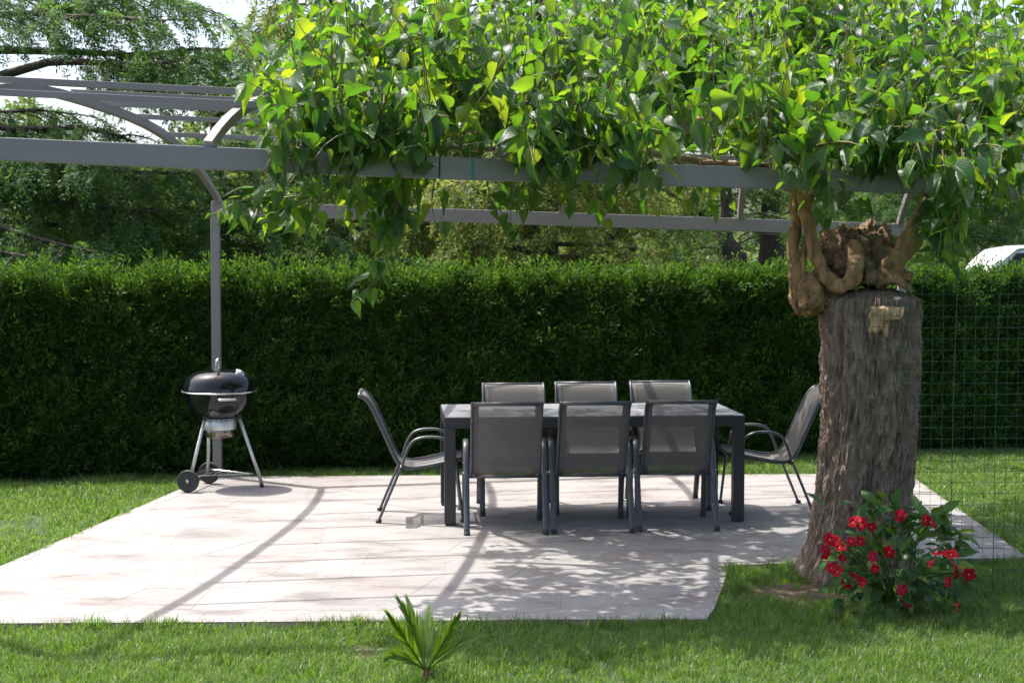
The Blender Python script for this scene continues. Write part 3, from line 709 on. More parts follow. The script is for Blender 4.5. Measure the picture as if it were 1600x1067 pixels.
quads = np.stack([ii*NT+jj, ii*NT+j2, (ii+1)*NT+j2, (ii+1)*NT+jj], -1).reshape(-1, 4)
me = np_mesh('trunk', np.array([tuple(v) for v in tv]), quads)
me.materials.append(M['bark']); trunk = link('trunk', me, None, tree)
# torn wood below the sawn top
wv, wf = [], []; wc, wr = 30, 22
x_to_th = lambda px: -math.pi/2 + math.asin(max(-1, min(1, ((px - 1358) / 280) / 0.275)))
for i in range(wr + 1):
    for j in range(wc + 1):
        v_, u_ = i / wr, j / wc
        lft = 1337 + 5 * noise.noise(Vector((v_ * 4, 1, 0))); rgt = 1404 - 34 / (1 + math.exp(-(v_ - 0.5) * 18)) + 7 * noise.noise(Vector((v_ * 5, 3, 0)))
        px = lft + (rgt - lft) * u_
        z = TOPZ - 0.035 - (0.165 + 0.05 * noise.noise(Vector((px * 0.11, 0, 0)))) * v_
        e = min(v_, 1 - v_, u_, 1 - u_) * 9; o = -0.022 + 0.036 * min(1, e) ** 0.5 + 0.014 * noise.noise(Vector((px * 0.2, z * 9, 2)))
        wv.append(trunk_pt(x_to_th(px), z, o))
for i in range(wr):
    for j in range(wc): wf.append((i*(wc+1)+j, (i+1)*(wc+1)+j, (i+1)*(wc+1)+j+1, i*(wc+1)+j+1))
o = MB().add(wv, wf).obj('torn_wood', M['wood'], trunk, smooth=True); o['label'] = 'patch of pale raw wood below the sawn top'
# grey sawn face, a shallow dish
cvv = MB().lathe([(0.150, -0.05), (0.150, -0.004), (0.140, 0.010), (0.126, 0.008), (0.108, -0.003), (0.06, -0.006), (0.0, -0.005)], 40)
cvv.v = [(x + 0.012 * noise.noise(Vector((x * 9, y * 9, z))), y, z + 0.012 * noise.noise(Vector((x * 14, y * 14, 4)))) for x, y, z in cvv.v]
o = cvv.obj('sawn_face', M['cut'], trunk, smooth=True); o.location = (0.075, -0.100, TOPZ + 0.020); o.rotation_euler = (0.24, 0.03, 0); o['label'] = 'round grey sawn face at the top of the trunk'
def lump(name, c, rad, mat, amp, freq, parent, seed, sub=5):
    bm = bmesh.new(); bmesh.ops.create_icosphere(bm, subdivisions=sub, radius=1)
    for v in bm.verts:
        q = v.co * freq + Vector((seed, seed * 2, 0))
        k = 1 + amp * noise.noise(q) + amp * 0.6 * (1 - 2 * abs(noise.noise(q * 2.3))) + amp * 0.3 * noise.noise(q * 5)
        v.co = Vector((v.co.x * rad[0], v.co.y * rad[1], v.co.z * rad[2])) * k
    me = bpy.data.meshes.new(name); bm.to_mesh(me); bm.free()
    o = link(name, me, mat, parent, smooth=True); o.location = c; return o
lump('burl', tl(P(1318, 405, TD + 0.05)), (0.145, 0.15, 0.165), M['burl'], 0.30, 2.6, tree, 1.3)
lump('burl', tl(P(1362, 400, TD + 0.10)), (0.12, 0.14, 0.175), M['burl'], 0.28, 2.4, tree, 4.1)
lump('burl', tl(P(1335, 420, TD - 0.02)), (0.10, 0.10, 0.10), M['burl'], 0.22, 2.6, tree, 6.2)
lump('hanging_burl', tl(P(1262, 460, TD - 0.10)), (0.095, 0.10, 0.115), M['limb'], 0.22, 2.6, tree, 9.4)
lump('hanging_burl', tl(P(1290, 452, TD - 0.03)), (0.11, 0.12, 0.13), M['burl'], 0.2, 2.4, tree, 12.0)
lump('burl', tl(P(1400, 432, TD - 0.02)), (0.09, 0.10, 0.045), M['limb'], 0.2, 2.2, tree, 15.0)
lump('burl', tl(P(1360, 432, TD - 0.12)), (0.035, 0.035, 0.05), M['burl'], 0.2, 2.2, tree, 17.0)
def limb(pts, rad, mat='limb', parent=tree, m=26):
    path = catmull([tl(P(*p)) for p in pts], 14); n = len(path)
    rr = [rad[0] + (rad[1] - rad[0]) * i / (n - 1) for i in range(n)]
    rr = [x * (1 + 0.10 * noise.noise(Vector((i * 0.35, x * 40, 1.1)))) for i, x in enumerate(rr)]
    mb = MB().tube(path, rr, m)
    mb.v = [tuple(Vector(v) + Vector((noise.noise(Vector(v) * 9), noise.noise(Vector(v) * 9 + Vector((7, 0, 0))), noise.noise(Vector(v) * 9 + Vector((0, 7, 0))))) * rad[0] * 0.40 + Vector((noise.noise(Vector(v) * 33), noise.noise(Vector(v) * 33 + Vector((5, 0, 0))), noise.noise(Vector(v) * 33 + Vector((0, 5, 0))))) * rad[0] * 0.13) for v in mb.v]
    return mb.obj('limb', M[mat], parent, smooth=True)
limb([(1326, 385, 8.86), (1338, 408, 8.80), (1330, 436, 8.76), (1308, 448, 8.74), (1287, 424, 8.75), (1272, 385, 8.78), (1260, 340, 8.82), (1252, 300, 8.87), (1240, 240, 8.95), (1200, 190, 9.1)], (0.050, 0.032))
limb([(1246, 452, 8.80), (1240, 420, 8.81), (1240, 380, 8.84), (1243, 335, 8.88), (1238, 280, 8.95), (1190, 215, 9.2), (1090, 190, 9.6)], (0.036, 0.028))
limb([(1250, 440, 8.80), (1255, 400, 8.82), (1262, 360, 8.84), (1268, 310, 8.9), (1300, 240, 9.0)], (0.022, 0.016))
limb([(1365, 442, 8.90), (1392, 418, 8.86), (1418, 384, 8.84), (1438, 345, 8.86), (1452, 300, 8.90), (1466, 240, 8.95), (1490, 170, 9.1)], (0.078, 0.036))
limb([(1375, 440, 8.86), (1400, 436, 8.82), (1424, 456, 8.82)], (0.05, 0.016))
limb([(1400, 190, 9.4), (1150, 200, 9.5), (900, 200, 9.6), (650, 205, 9.8), (520, 205, 9.9)], (0.045, 0.018), 'twig')
limb([(1250, 300, 8.87), (1150, 262, 8.72), (1000, 240, 8.55), (850, 238, 8.45), (700, 232, 8.3)], (0.026, 0.012), 'twig')
b0, b1 = front_at(1.02), front_at(1.60)
path = [tl(b0.lerp(b1, k) + Vector((0, 0.004, 0.016 + 0.004 * math.sin(k * 9)))) for k in np.linspace(0, 1, 12)]
MB().tube(path, [0.013 + 0.003 * math.sin(i * 1.7) for i in range(12)], 10).obj('limb', M['limb'], tree, smooth=True)

# shoots and leaves
LV = {'p': [], 'a': [], 'n': [], 's': []}
SHOOTS = MB()
ra = random.Random(31)
def rv(k): return Vector((ra.gauss(0, k), ra.gauss(0, k), ra.gauss(0, k)))
def shoot(path, r0, spacing, size, start=0.0, thin=True, face=0.0):
    path = [Vector(p) for p in path]
    seg = [0]
    for i in range(1, len(path)): seg.append(seg[-1] + (path[i] - path[i-1]).length)
    L = seg[-1]
    SHOOTS.tube([tl(p) for p in path], [r0 * (1 - 0.7 * i / (len(path) - 1)) for i in range(len(path))], 4, False)
    s = start * L + ra.uniform(0, spacing); phi = ra.uniform(0, 6.28)
    while s < L:
        i = max(k for k in range(len(seg)) if seg[k] <= s); i = min(i, len(path) - 2)
        p = path[i].lerp(path[i+1], (s - seg[i]) / max(seg[i+1] - seg[i], 1e-6)); T = (path[i+1] - path[i]).normalized()
        e1 = T.cross(Vector((0.3, 0.2, 0.9))).normalized(); e2 = T.cross(e1)
        o = e1 * math.cos(phi) + e2 * math.sin(phi); phi += 2.4 + ra.gauss(0, 0.35)
        o = (o + Vector((0, -face, 0))).normalized()
        sz = size * min(1.35, max(0.45, ra.gauss(0.92, 0.27))) * (1.0 - 0.45 * (s / L) ** 2)
        q = p + (o + T * 0.3 + Vector((0, 0, 0.2))) * sz * 0.33
        ax = o * ra.uniform(0.3, 1.1) + Vector((0, 0, -1)) * ra.uniform(0.1, 1.15) + T * 0.15 + rv(0.26)
        nr = o * ra.uniform(0.3, 0.9) + Vector((0, 0, 1)) * ra.uniform(0.1, 0.9) + rv(0.4)
        LV['p'].append(q); LV['a'].append(ax); LV['n'].append(nr); LV['s'].append(sz)
        s += spacing * ra.uniform(0.7, 1.3)
def curve(p, d, L, droop, n=6, wob=0.05):
    pts = [p.copy()]; d = d.normalized()
    for i in range(n):
        d = (d + Vector((0, 0, -droop / n)) + rv(wob)).normalized(); pts.append(pts[-1] + d * L / n)
    return pts
# upright shoots from the roof
CL = [(ra.uniform(1.05, 4.5), 0.68 * ra.random() ** 1.5) for _ in range(105)]
for i in range(610):
    c_ = ra.choice(CL); s = min(4.55, max(1.02, ra.gauss(c_[0], 0.10))); t = min(0.72, max(0.0, ra.gauss(c_[1], 0.035)))
    b = roof(s, t) + Vector((0, 0, 0.03))
    if project([tuple(b)])[0][0] < 432: continue
    fr0 = max(0, 1 - t / 0.18)
    d = Vector((ra.gauss(0, 0.3), ra.gauss(-0.05, 0.25) - 0.45 * fr0, 1.0 - 0.2 * fr0))
    left = min(1, max(0, (s - 1.0) / 0.35))
    L = ra.uniform(0.5, 1.2) * (0.62 + 0.38 * left) * (0.58 + 0.42 * min(1, t / 0.28))
    shoot(curve(b, d, L, ra.uniform(0.1, 0.9)), 0.007, 0.053, 0.142)
for i in range(70):
    b = roof(ra.uniform(2.6, 4.55), ra.uniform(0.25, 0.6)) + Vector((0, 0, 0.03))
    shoot(curve(b, Vector((ra.gauss(0, 0.25), ra.gauss(0, 0.25), 1)), ra.uniform(0.85, 1.3), ra.uniform(0.1, 0.6)), 0.007, 0.053, 0.142)
# low layer lying on the roof
for i in range(120):
    s = ra.uniform(1.0, 4.5); t = ra.uniform(0.0, 0.70)
    b = roof(s, t) + Vector((0, 0, 0.05)); d = Vector((ra.gauss(0, 1), ra.gauss(-0.1, 0.8), ra.uniform(0.0, 0.4)))
    if project([tuple(b)])[0][0] < 445: continue
    if s < 1.4: d.x = abs(d.x)
    shoot(curve(b, d, ra.uniform(0.35, 0.7), ra.uniform(0.1, 0.5)), 0.006, 0.058, 0.142)
# shoots that lean out over the front beam and droop
for i in range(44):
    X = ra.uniform(-1.10, 3.3)
    if -0.55 < X < 0.0 or 0.85 < X < 1.5: continue
    b = front_at(X) + Vector((0, 0.05, 0.03))
    d = Vector((ra.gauss(0, 0.45), -0.6, ra.uniform(0.4, 1.2)))
    shoot(curve(b, d, ra.uniform(0.35, 0.7), ra.uniform(0.6, 1.5)), 0.006, 0.055, 0.142)
# shoots hanging below the beam
for i in range(8):
    X = ra.uniform(-1.0, 3.2); b = front_at(X) + Vector((0, ra.uniform(0.06, 0.9), -0.02))
    shoot(curve(b, Vector((ra.gauss(0, 0.3), ra.gauss(0, 0.2), -1)), ra.uniform(0.08, 0.45), 0.4), 0.004, 0.055, 0.125)
HANG = [([(628, 290, 8.28), (616, 350, 8.28), (606, 400, 8.27), (582, 440, 8.25), (560, 466, 8.23)], 0.04, 0.14),
        ([(560, 262, 8.0), (520, 300, 7.97), (460, 322, 7.95), (400, 335, 7.93), (345, 345, 7.9)], 0.05, 0.12),
        ([(540, 280, 8.2), (490, 330, 8.2), (440, 352, 8.18), (405, 362, 8.15)], 0.055, 0.12),
        ([(640, 262, 8.3), (618, 310, 8.3), (612, 370, 8.3), (600, 420, 8.28), (575, 452, 8.25), (548, 472, 8.22)], 0.038, 0.15),
        ([(590, 270, 8.4), (590, 310, 8.4), (600, 360, 8.4), (605, 390, 8.4)], 0.05, 0.125),
        ([(620, 262, 8.5), (630, 300, 8.5), (612, 345, 8.5)], 0.05, 0.13),
        ([(680, 270, 8.5), (675, 320, 8.5), (685, 370, 8.5)], 0.06, 0.14),
        ([(800, 270, 8.5), (798, 330, 8.5), (795, 385, 8.5)], 0.05, 0.13),
        ([(760, 275, 8.6), (768, 330, 8.6)], 0.06, 0.12),
        ([(900, 265, 8.5), (880, 310, 8.5)], 0.05, 0.14), ([(940, 250, 8.2), (930, 300, 8.2)], 0.05, 0.14),
        ([(1060, 260, 8.5), (1085, 330, 8.5)], 0.06, 0.14), ([(1015, 230, 8.2), (1030, 290, 8.2)], 0.05, 0.14),
        ([(1110, 280, 8.7), (1105, 345, 8.7)], 0.06, 0.15),
        ([(1255, 190, 8.3), (1275, 250, 8.25), (1282, 300, 8.25)], 0.05, 0.14), ([(1200, 240, 8.3), (1205, 275, 8.3)], 0.05, 0.14),
        ([(1430, 170, 8.4), (1436, 230, 8.4), (1446, 290, 8.4), (1470, 350, 8.38), (1462, 410, 8.36), (1440, 440, 8.36)], 0.06, 0.15),
        ([(1500, 180, 8.4), (1490, 240, 8.4), (1490, 320, 8.4), (1495, 370, 8.4)], 0.06, 0.15),
        ([(1540, 190, 8.4), (1545, 250, 8.4), (1550, 310, 8.4)], 0.055, 0.15),
        ([(1580, 260, 8.6), (1590, 310, 8.6), (1580, 340, 8.6)], 0.06, 0.15),
        ([(1330, 285, 8.75), (1340, 340, 8.75)], 0.06, 0.15), ([(1470, 290, 8.9), (1495, 360, 8.9), (1480, 400, 8.9)], 0.06, 0.15),
        ([(830, 225, 8.05), (860, 260, 8.02), (875, 300, 8.0)], 0.045, 0.14), ([(440, 205, 7.9), (470, 240, 7.88), (500, 265, 7.88)], 0.045, 0.13),
        ([(585, 215, 7.95), (615, 245, 7.93), (645, 280, 7.93)], 0.05, 0.14), ([(965, 215, 8.1), (985, 260, 8.08), (1010, 300, 8.08)], 0.05, 0.14)]
def drape(n, x0, x1, y0, y1, dx, dy, d0, d1, sz):
    for _ in range(n):
        x, y, d = ra.uniform(x0, x1), ra.uniform(y0, y1), ra.uniform(d0, d1); ex, ey = ra.uniform(*dx), ra.uniform(*dy)
        HANG.append(([(x, y, d), (x + ex * 0.35, y + ey * 0.3, d - 0.03), (x + ex * 0.75, y + ey * 0.68, d - 0.04), (x + ex, y + ey, d - 0.03)], 0.05, sz))
drape(8, 430, 640, 205, 240, (-40, 25), (45, 85), 7.85, 8.0, 0.135)      # over the beam at the left
drape(17, 440, 650, 250, 275, (-55, 15), (30, 105), 8.15, 8.9, 0.130)     # under it
drape(6, 800, 1030, 215, 245, (-20, 30), (40, 80), 7.95, 8.1, 0.135)
drape(5, 780, 1030, 262, 280, (-20, 25), (25, 75), 8.3, 9.0, 0.130)
drape(5, 1180, 1300, 215, 255, (-15, 20), (40, 80), 8.15, 8.3, 0.135)
drape(4, 1420, 1462, 215, 240, (-15, 25), (40, 70), 8.1, 8.25, 0.140)
drape(7, 1464, 1515, 225, 270, (-15, 15), (60, 150), 8.1, 8.25, 0.140)
drape(7, 1515, 1610, 225, 265, (-20, 20), (40, 80), 8.1, 8.25, 0.140)
drape(6, 1470, 1610, 290, 305, (-15, 15), (25, 60), 8.7, 9.3, 0.135)
drape(7, 420, 490, 292, 315, (-95, -40), (15, 60), 7.9, 8.05, 0.125)
drape(5, 1464, 1492, 300, 330, (-18, 10), (60, 115), 8.62, 8.75, 0.15)
for pts, sp_, sz in HANG:
    shoot(catmull([P(*p) for p in pts], 3), 0.005, sp_, sz, face=0.25)

def leaf_mesh(k):
    """heart-shaped pointed leaf, base at origin, tip along +z, upper face +y, unit length"""
    rr = random.Random(k)
    T = [(-0.05, 0.17), (0.02, 0.31), (0.15, 0.375), (0.32, 0.35), (0.50, 0.265), (0.68, 0.165), (0.83, 0.075), (1.0, 0.0)]
    wk = rr.uniform(0.78, 1.0); T = [(t, w * wk) for t, w in T]
    U = [-1, -0.55, 0, 0.55, 1]; V, Q, uv = [], [], []
    fold, bend, tw = rr.uniform(0.1, 0.65), rr.uniform(0.1, 0.75), rr.uniform(-0.5, 0.5)
    for i, (t, w) in enumerate(T):
        for u in U:
            tt = max(t, 0) + (0.05 if (i == 0 and u == 0) else 0)
            x = u * w; y = abs(u) * w * fold - bend * tt * tt * 0.6 + tw * x * tt + 0.02 * math.sin(9 * tt + 3 * u + k) * abs(u)
            V.append((x, y, t if not (i == 0 and u == 0) else 0.0)); uv.append((u, t))
    for i in range(len(T) - 1):
        for j in range(4): Q.append((i*5+j, i*5+j+1, (i+1)*5+j+1, (i+1)*5+j))
    n = len(V); a = 0.012
    V += [(-a, 0, 0.0), (a, 0, 0.0), (0, -a, 0.0), (-a, 0.05, -0.33), (a, 0.05, -0.33), (0, 0.03, -0.33)]; uv += [(0, 0)] * 6
    Q += [(n, n+1, n+4, n+3), (n+1, n+2, n+5, n+4), (n+2, n, n+3, n+5)]
    return np.array(V), np.array(Q), np.array(uv)
LM = [leaf_mesh(k) for k in range(9)]
pos = np.array([tuple(v) for v in LV['p']]); axs = np.array([tuple(v) for v in LV['a']]); nrm = np.array([tuple(v) for v in LV['n']]); siz = np.array(LV['s'])
RL = frames(axs, nrm); pick = rng.integers(0, 9, len(pos))
px, py = project(pos); seen = (px > 10) & (px < 1590) & (py > 10) & (py < 1060)
score = np.where(seen, pos[:, 1], 99); order = np.argsort(score); single = np.zeros(len(pos), bool); single[order[:300]] = True
LO = []
for k, (v, q, uv) in enumerate(LM):
    me = np_mesh('leaf', v, q, None, uv); me.materials.append(M['leaf']); LO.append(me)
for i in np.nonzero(single)[0]:
    o = link('leaf', LO[pick[i]], None, tree)
    mt = Matrix([[*(RL[i, r_] * siz[i]), 0] for r_ in range(3)] + [[0, 0, 0, 1]])
    lc = pos[i] - np.array(tb); mt[0][3], mt[1][3], mt[2][3] = lc
    o.matrix_local = mt
allv, allq, alluv, off = [], [], [], 0
for k, (v, q, uv) in enumerate(LM):
    idx = np.nonzero((pick == k) & ~single)[0]
    w = np.einsum('nij,vj->nvi', RL[idx] * siz[idx, None, None], v) + (pos[idx] - np.array(tb))[:, None, :]
    allv.append(w.reshape(-1, 3)); allq.append((q[None] + (np.arange(len(idx)) * len(v))[:, None, None]).reshape(-1, 4) + off)
    alluv.append(np.tile(uv, (len(idx), 1))); off += len(idx) * len(v)
me = np_mesh('foliage', np.concatenate(allv), np.concatenate(allq), None, np.concatenate(alluv)); me.materials.append(M['leaf'])
link('foliage', me, None, tree, 'stuff')
SHOOTS.obj('shoots', M['twig'], tree, smooth=True, kind='stuff')
print('LEAVES', len(pos))

fl_ = G(1507, 834); lo = link('fallen_leaf', LO[2], None)
lo.matrix_world = Matrix.Translation((fl_.x, fl_.y, 0.008)) @ Matrix.Rotation(0.7, 4, 'Z') @ Matrix.Rotation(math.pi / 2 - 0.25, 4, 'X') @ Matrix.Scale(0.12, 4)
tag(lo, 'green mulberry leaf fallen on the paving right of the trunk', 'leaf')
# ------------------------------------------------------------------ wire fence beside the trunk
fence = thing('wire_fence', 'thin green welded wire mesh fence in front of the tree trunk', 'fence', (1.84, 8.3, LAWN_Z))
FA, FB = Vector((P(1338, 500, 8.3).x, 8.30, LAWN_Z)), Vector((3.15, 8.42, LAWN_Z))
fdir = (FB - FA).normalized(); flen = (FB - FA).length; FTOP = 2.24 - LAWN_Z; cellw = 0.0605
fo = FA - Vector((1.84, 8.3, LAWN_Z))
vme = MB().tube([(0, 0, 0), (0.004, 0.003, FTOP * 0.5), (0, 0, FTOP)], 0.0010, 5).mesh('wire'); vthick = MB().tube([(0, 0, -0.02), (0.004, 0.003, FTOP * 0.5), (0.03, 0, FTOP)], 0.0021, 5).mesh('wire')
hme = MB().tube([fdir * flen * k + Vector((0, 0.004 * math.sin(k * 7), -0.010 * math.sin(k * 3.1))) for k in np.linspace(0, 1, 9)], 0.0014, 5).mesh('wire')
for me in (vme, vthick, hme): me.materials.append(M['fence'])
nv = int(flen / cellw) + 1
for i in range(nv):
    o = link('vertical_wire', vthick if i in (9, 13, 17) else vme, None, fence); o.location = fo + fdir * (i * cellw)
for k in range(int(FTOP / cellw) + 1):
    o = link('horizontal_wire', hme, None, fence); o.location = fo + Vector((0, -0.0024, FTOP - k * cellw))

# ------------------------------------------------------------------ red mandevilla
pc = P(1400, 868, 8.0); base = Vector((pc.x, 8.02, LAWN_Z))
vine = thing('flowering_plant', 'bushy plant with red trumpet flowers at the foot of the tree', 'plant', base)
rm = random.Random(77)
def pt_leaf():
    T = [(0, 0.05), (0.2, 0.2), (0.45, 0.25), (0.7, 0.18), (0.9, 0.06), (1, 0)]; V, Q, uv = [], [], []
    for t, w in T:
        for u in (-1, 0, 1): V.append((u * w, abs(u) * w * 0.35 - 0.25 * t * t, t)); uv.append((u, t))
    for i in range(5):
        for j in range(2): Q.append((i*3+j, i*3+j+1, i*3+j+4, i*3+j+3))
    return np_mesh('leaf', np.array(V), np.array(Q), None, np.array(uv))
vleaf = pt_leaf(); vleaf.materials.append(M['vine_leaf'])
def flower_mesh():
    V, Fc = [], []; m = 20
    prof = [(0.05, -0.9), (0.07, -0.6), (0.16, -0.25), (0.22, -0.05)]
    for r_, z in prof:
        for j in range(m): a = 2*math.pi*j/m; V.append((r_*math.cos(a), r_*math.sin(a), z))
    for ring in range(1, 4):
        k = ring / 3
        for j in range(m):
            a = 2*math.pi*j/m; pet = 0.5 + 0.5 * math.cos(5 * a); r_ = 0.22 + (0.50 + 0.26 * pet ** 0.5) * k
            V.append((r_*math.cos(a + 0.14*k), r_*math.sin(a + 0.14*k), -0.05 + 0.34*k - 0.30*k*k + 0.11*math.sin(5*a)*k + 0.05*math.sin(3*a+1)*k))
    for i in range(6):
        for j in range(m): Fc.append((i*m+j, i*m+(j+1) % m, (i+1)*m+(j+1) % m, (i+1)*m+j))
    return np_mesh('flower', np.array(V), np.array(Fc))
vflower = flower_mesh(); vflower.materials.append(M['petal'])
vthroat = MB().lathe([(0.0, -0.13), (0.07, -0.12), (0.11, -0.09)], 12).mesh('throat'); vthroat.materials.append(M['throat'])
vstems = MB()
FL = [(1332,815),(1345,818),(1362,823),(1407,805),(1459,818),(1448,812),(1297,842),(1312,854),(1330,846),(1344,845),(1291,867),(1316,871),(1299,886),(1308,892),
      (1364,869),(1389,862),(1367,888),(1336,899),(1347,909),(1322,912),(1467,864),(1486,865),(1495,884),(1482,908),(1494,897),(1514,897),(1410,921),(1416,941),(1496,946),(1455,880),(1338,812),(1306,846),(1290,858)]
for fx, fy in FL:
    p = P(fx, fy, 8.0 - rm.uniform(0.22, 0.42)); dirv = Vector((0.7 * (p.x - pc.x) + rm.gauss(0, 0.35), -0.50 + rm.gauss(0, 0.35), 0.3 * (p.z - 0.2) + rm.gauss(0, 0.4))).normalized()
    o = link('flower', vflower, None, vine); sz = rm.uniform(0.027, 0.041)
    R_ = frames(np.array([tuple(dirv)]), np.array([[rm.gauss(0, 1), rm.gauss(0, 1), rm.gauss(0, 1)]]))[0] * sz
    o.matrix_local = Matrix([[*R_[i], (p - base)[i]] for i in range(3)] + [[0, 0, 0, 1]])
    link('throat', vthroat, None, o)
    root = Vector((rm.uniform(-0.08, 0.08), rm.uniform(-0.05, 0.08), 0)); q = p - base - dirv * sz * 0.9
    vstems.tube(catmull([root, root.lerp(q, 0.5) + Vector((0, 0.02, 0.08)), q], 4), 0.0028, 4)
for i in range(285):
    while True:
        u = Vector((rm.uniform(-1, 1), rm.uniform(-1, 1), rm.uniform(-1, 1)))
        if 0.25 < u.length < 1: break
    bx = u.x * 0.40
    if rm.random() < 0.14: p = Vector((rm.gauss(-0.07, 0.10), -0.05 + u.y * 0.1, rm.uniform(0.42, 0.62)))
    elif rm.random() < 0.10: p = Vector((rm.gauss(0.20, 0.07), -0.02 + u.y * 0.1, rm.uniform(0.40, 0.56)))
    else: p = Vector((bx, u.y * 0.22 - 0.05, 0.25 + u.z * 0.25 + 0.02 * math.sin(bx * 9)))
    outw = Vector((p.x, p.y * 1.4 - 0.12, p.z - 0.22)).normalized()
    ax = outw * 0.8 + Vector((rm.gauss(0, 0.4), rm.gauss(0, 0.4), rm.gauss(-0.05, 0.4))); nr = Vector((rm.gauss(0, 0.3), -0.4, 0.8)) + outw * 0.4
    R_ = frames(np.array([tuple(ax)]), np.array([tuple(nr)]))[0] * rm.uniform(0.075, 0.125)
    o = link('leaf', vleaf, None, vine); p.z = max(p.z, 0.03)
    o.matrix_local = Matrix([[*R_[k], p[k]] for k in range(3)] + [[0, 0, 0, 1]])
    if i % 9 == 0:
        root = Vector((rm.uniform(-0.08, 0.08), rm.uniform(-0.05, 0.08), 0)); vstems.tube(catmull([root, root.lerp(p, 0.5) + Vector((0, 0.0, 0.06)), p], 3), 0.003, 4)
vstems.obj('stems', M['vine_leaf'], vine, kind='stuff')

# ------------------------------------------------------------------ young palm in the front lawn
pb = G(666, 1066, LAWN_Z)
palm = thing('young_palm', 'small young palm with stiff feathery fronds in the front lawn', 'palm', pb)
MB().lathe([(0.0, -0.01), (0.024, -0.01), (0.027, 0.01), (0.023, 0.035), (0.014, 0.055), (0.0, 0.06)], 18).obj('stem_base', M['soil'], palm, smooth=True)
for k, (tx, ty, bow, dd) in enumerate([(618, 919, -0.02, 0.05), (632, 915, 0.00, 0.22), (645, 940, 0.02, 0.3), (596, 940, 0.05, -0.12), (597, 1020, 0.06, -0.10), (671, 937, 0.0, 0.25),
                          (724, 946, -0.05, -0.08), (760, 982, -0.05, 0.05), (692, 985, -0.02, 0.12)]):
    tip = (P(tx, ty, pb.y + dd) - pb) * 0.84; b0 = Vector((tip.x * 0.05, dd * 0.08, 0.06)); n = 26
    mid_ = b0.lerp(tip, 0.5) + Vector((-bow * 0.5, 0, 0.03 + abs(bow) * 0.4))
    path = [(b0 * (1-t)**2 + mid_ * 2*t*(1-t) + tip * t*t) for t in np.linspace(0, 1, n)]
    fv = MB().tube(path, [0.0055 * (1 - 0.85 * i / (n-1)) for i in range(n)], 6)
    fr_o = fv.obj('frond', M['palm'], palm, smooth=True)
    lf = MB(); rk = random.Random(k)
    side0 = (tip - b0).cross(Vector((0, -1, 0.4))).normalized()
    for i in range(3, n):
        T = (path[min(i+1, n-1)] - path[i-1]).normalized(); t = i / (n-1)
        up = T.cross(side0).normalized()
        if up.y > 0: up = -up
        L = 0.115 * (0.45 + 0.55 * math.sin(math.pi * min(1, 0.15 + t))) * rk.uniform(0.8, 1.15)
        for s in (-1, 1):
            d = (T * 1.0 + side0 * s * 0.40 * (1 - 0.75 * t) + up * 0.20 * (1 - 0.6 * t) + Vector((rk.gauss(0, 0.05), rk.gauss(0, 0.05), rk.gauss(0, 0.05)))).normalized()
            wv_ = d.cross(up).normalized() * 0.0042; a = path[i]
            lf.add([a - wv_*0.7, a + wv_*0.7, a + d*L*0.5 + wv_*0.8, a + d*L*0.5 - wv_*0.8, a + d*L], [(0, 1, 2, 3), (3, 2, 4)])
    lf.obj('leaflets', M['palm'], fr_o, kind='stuff')

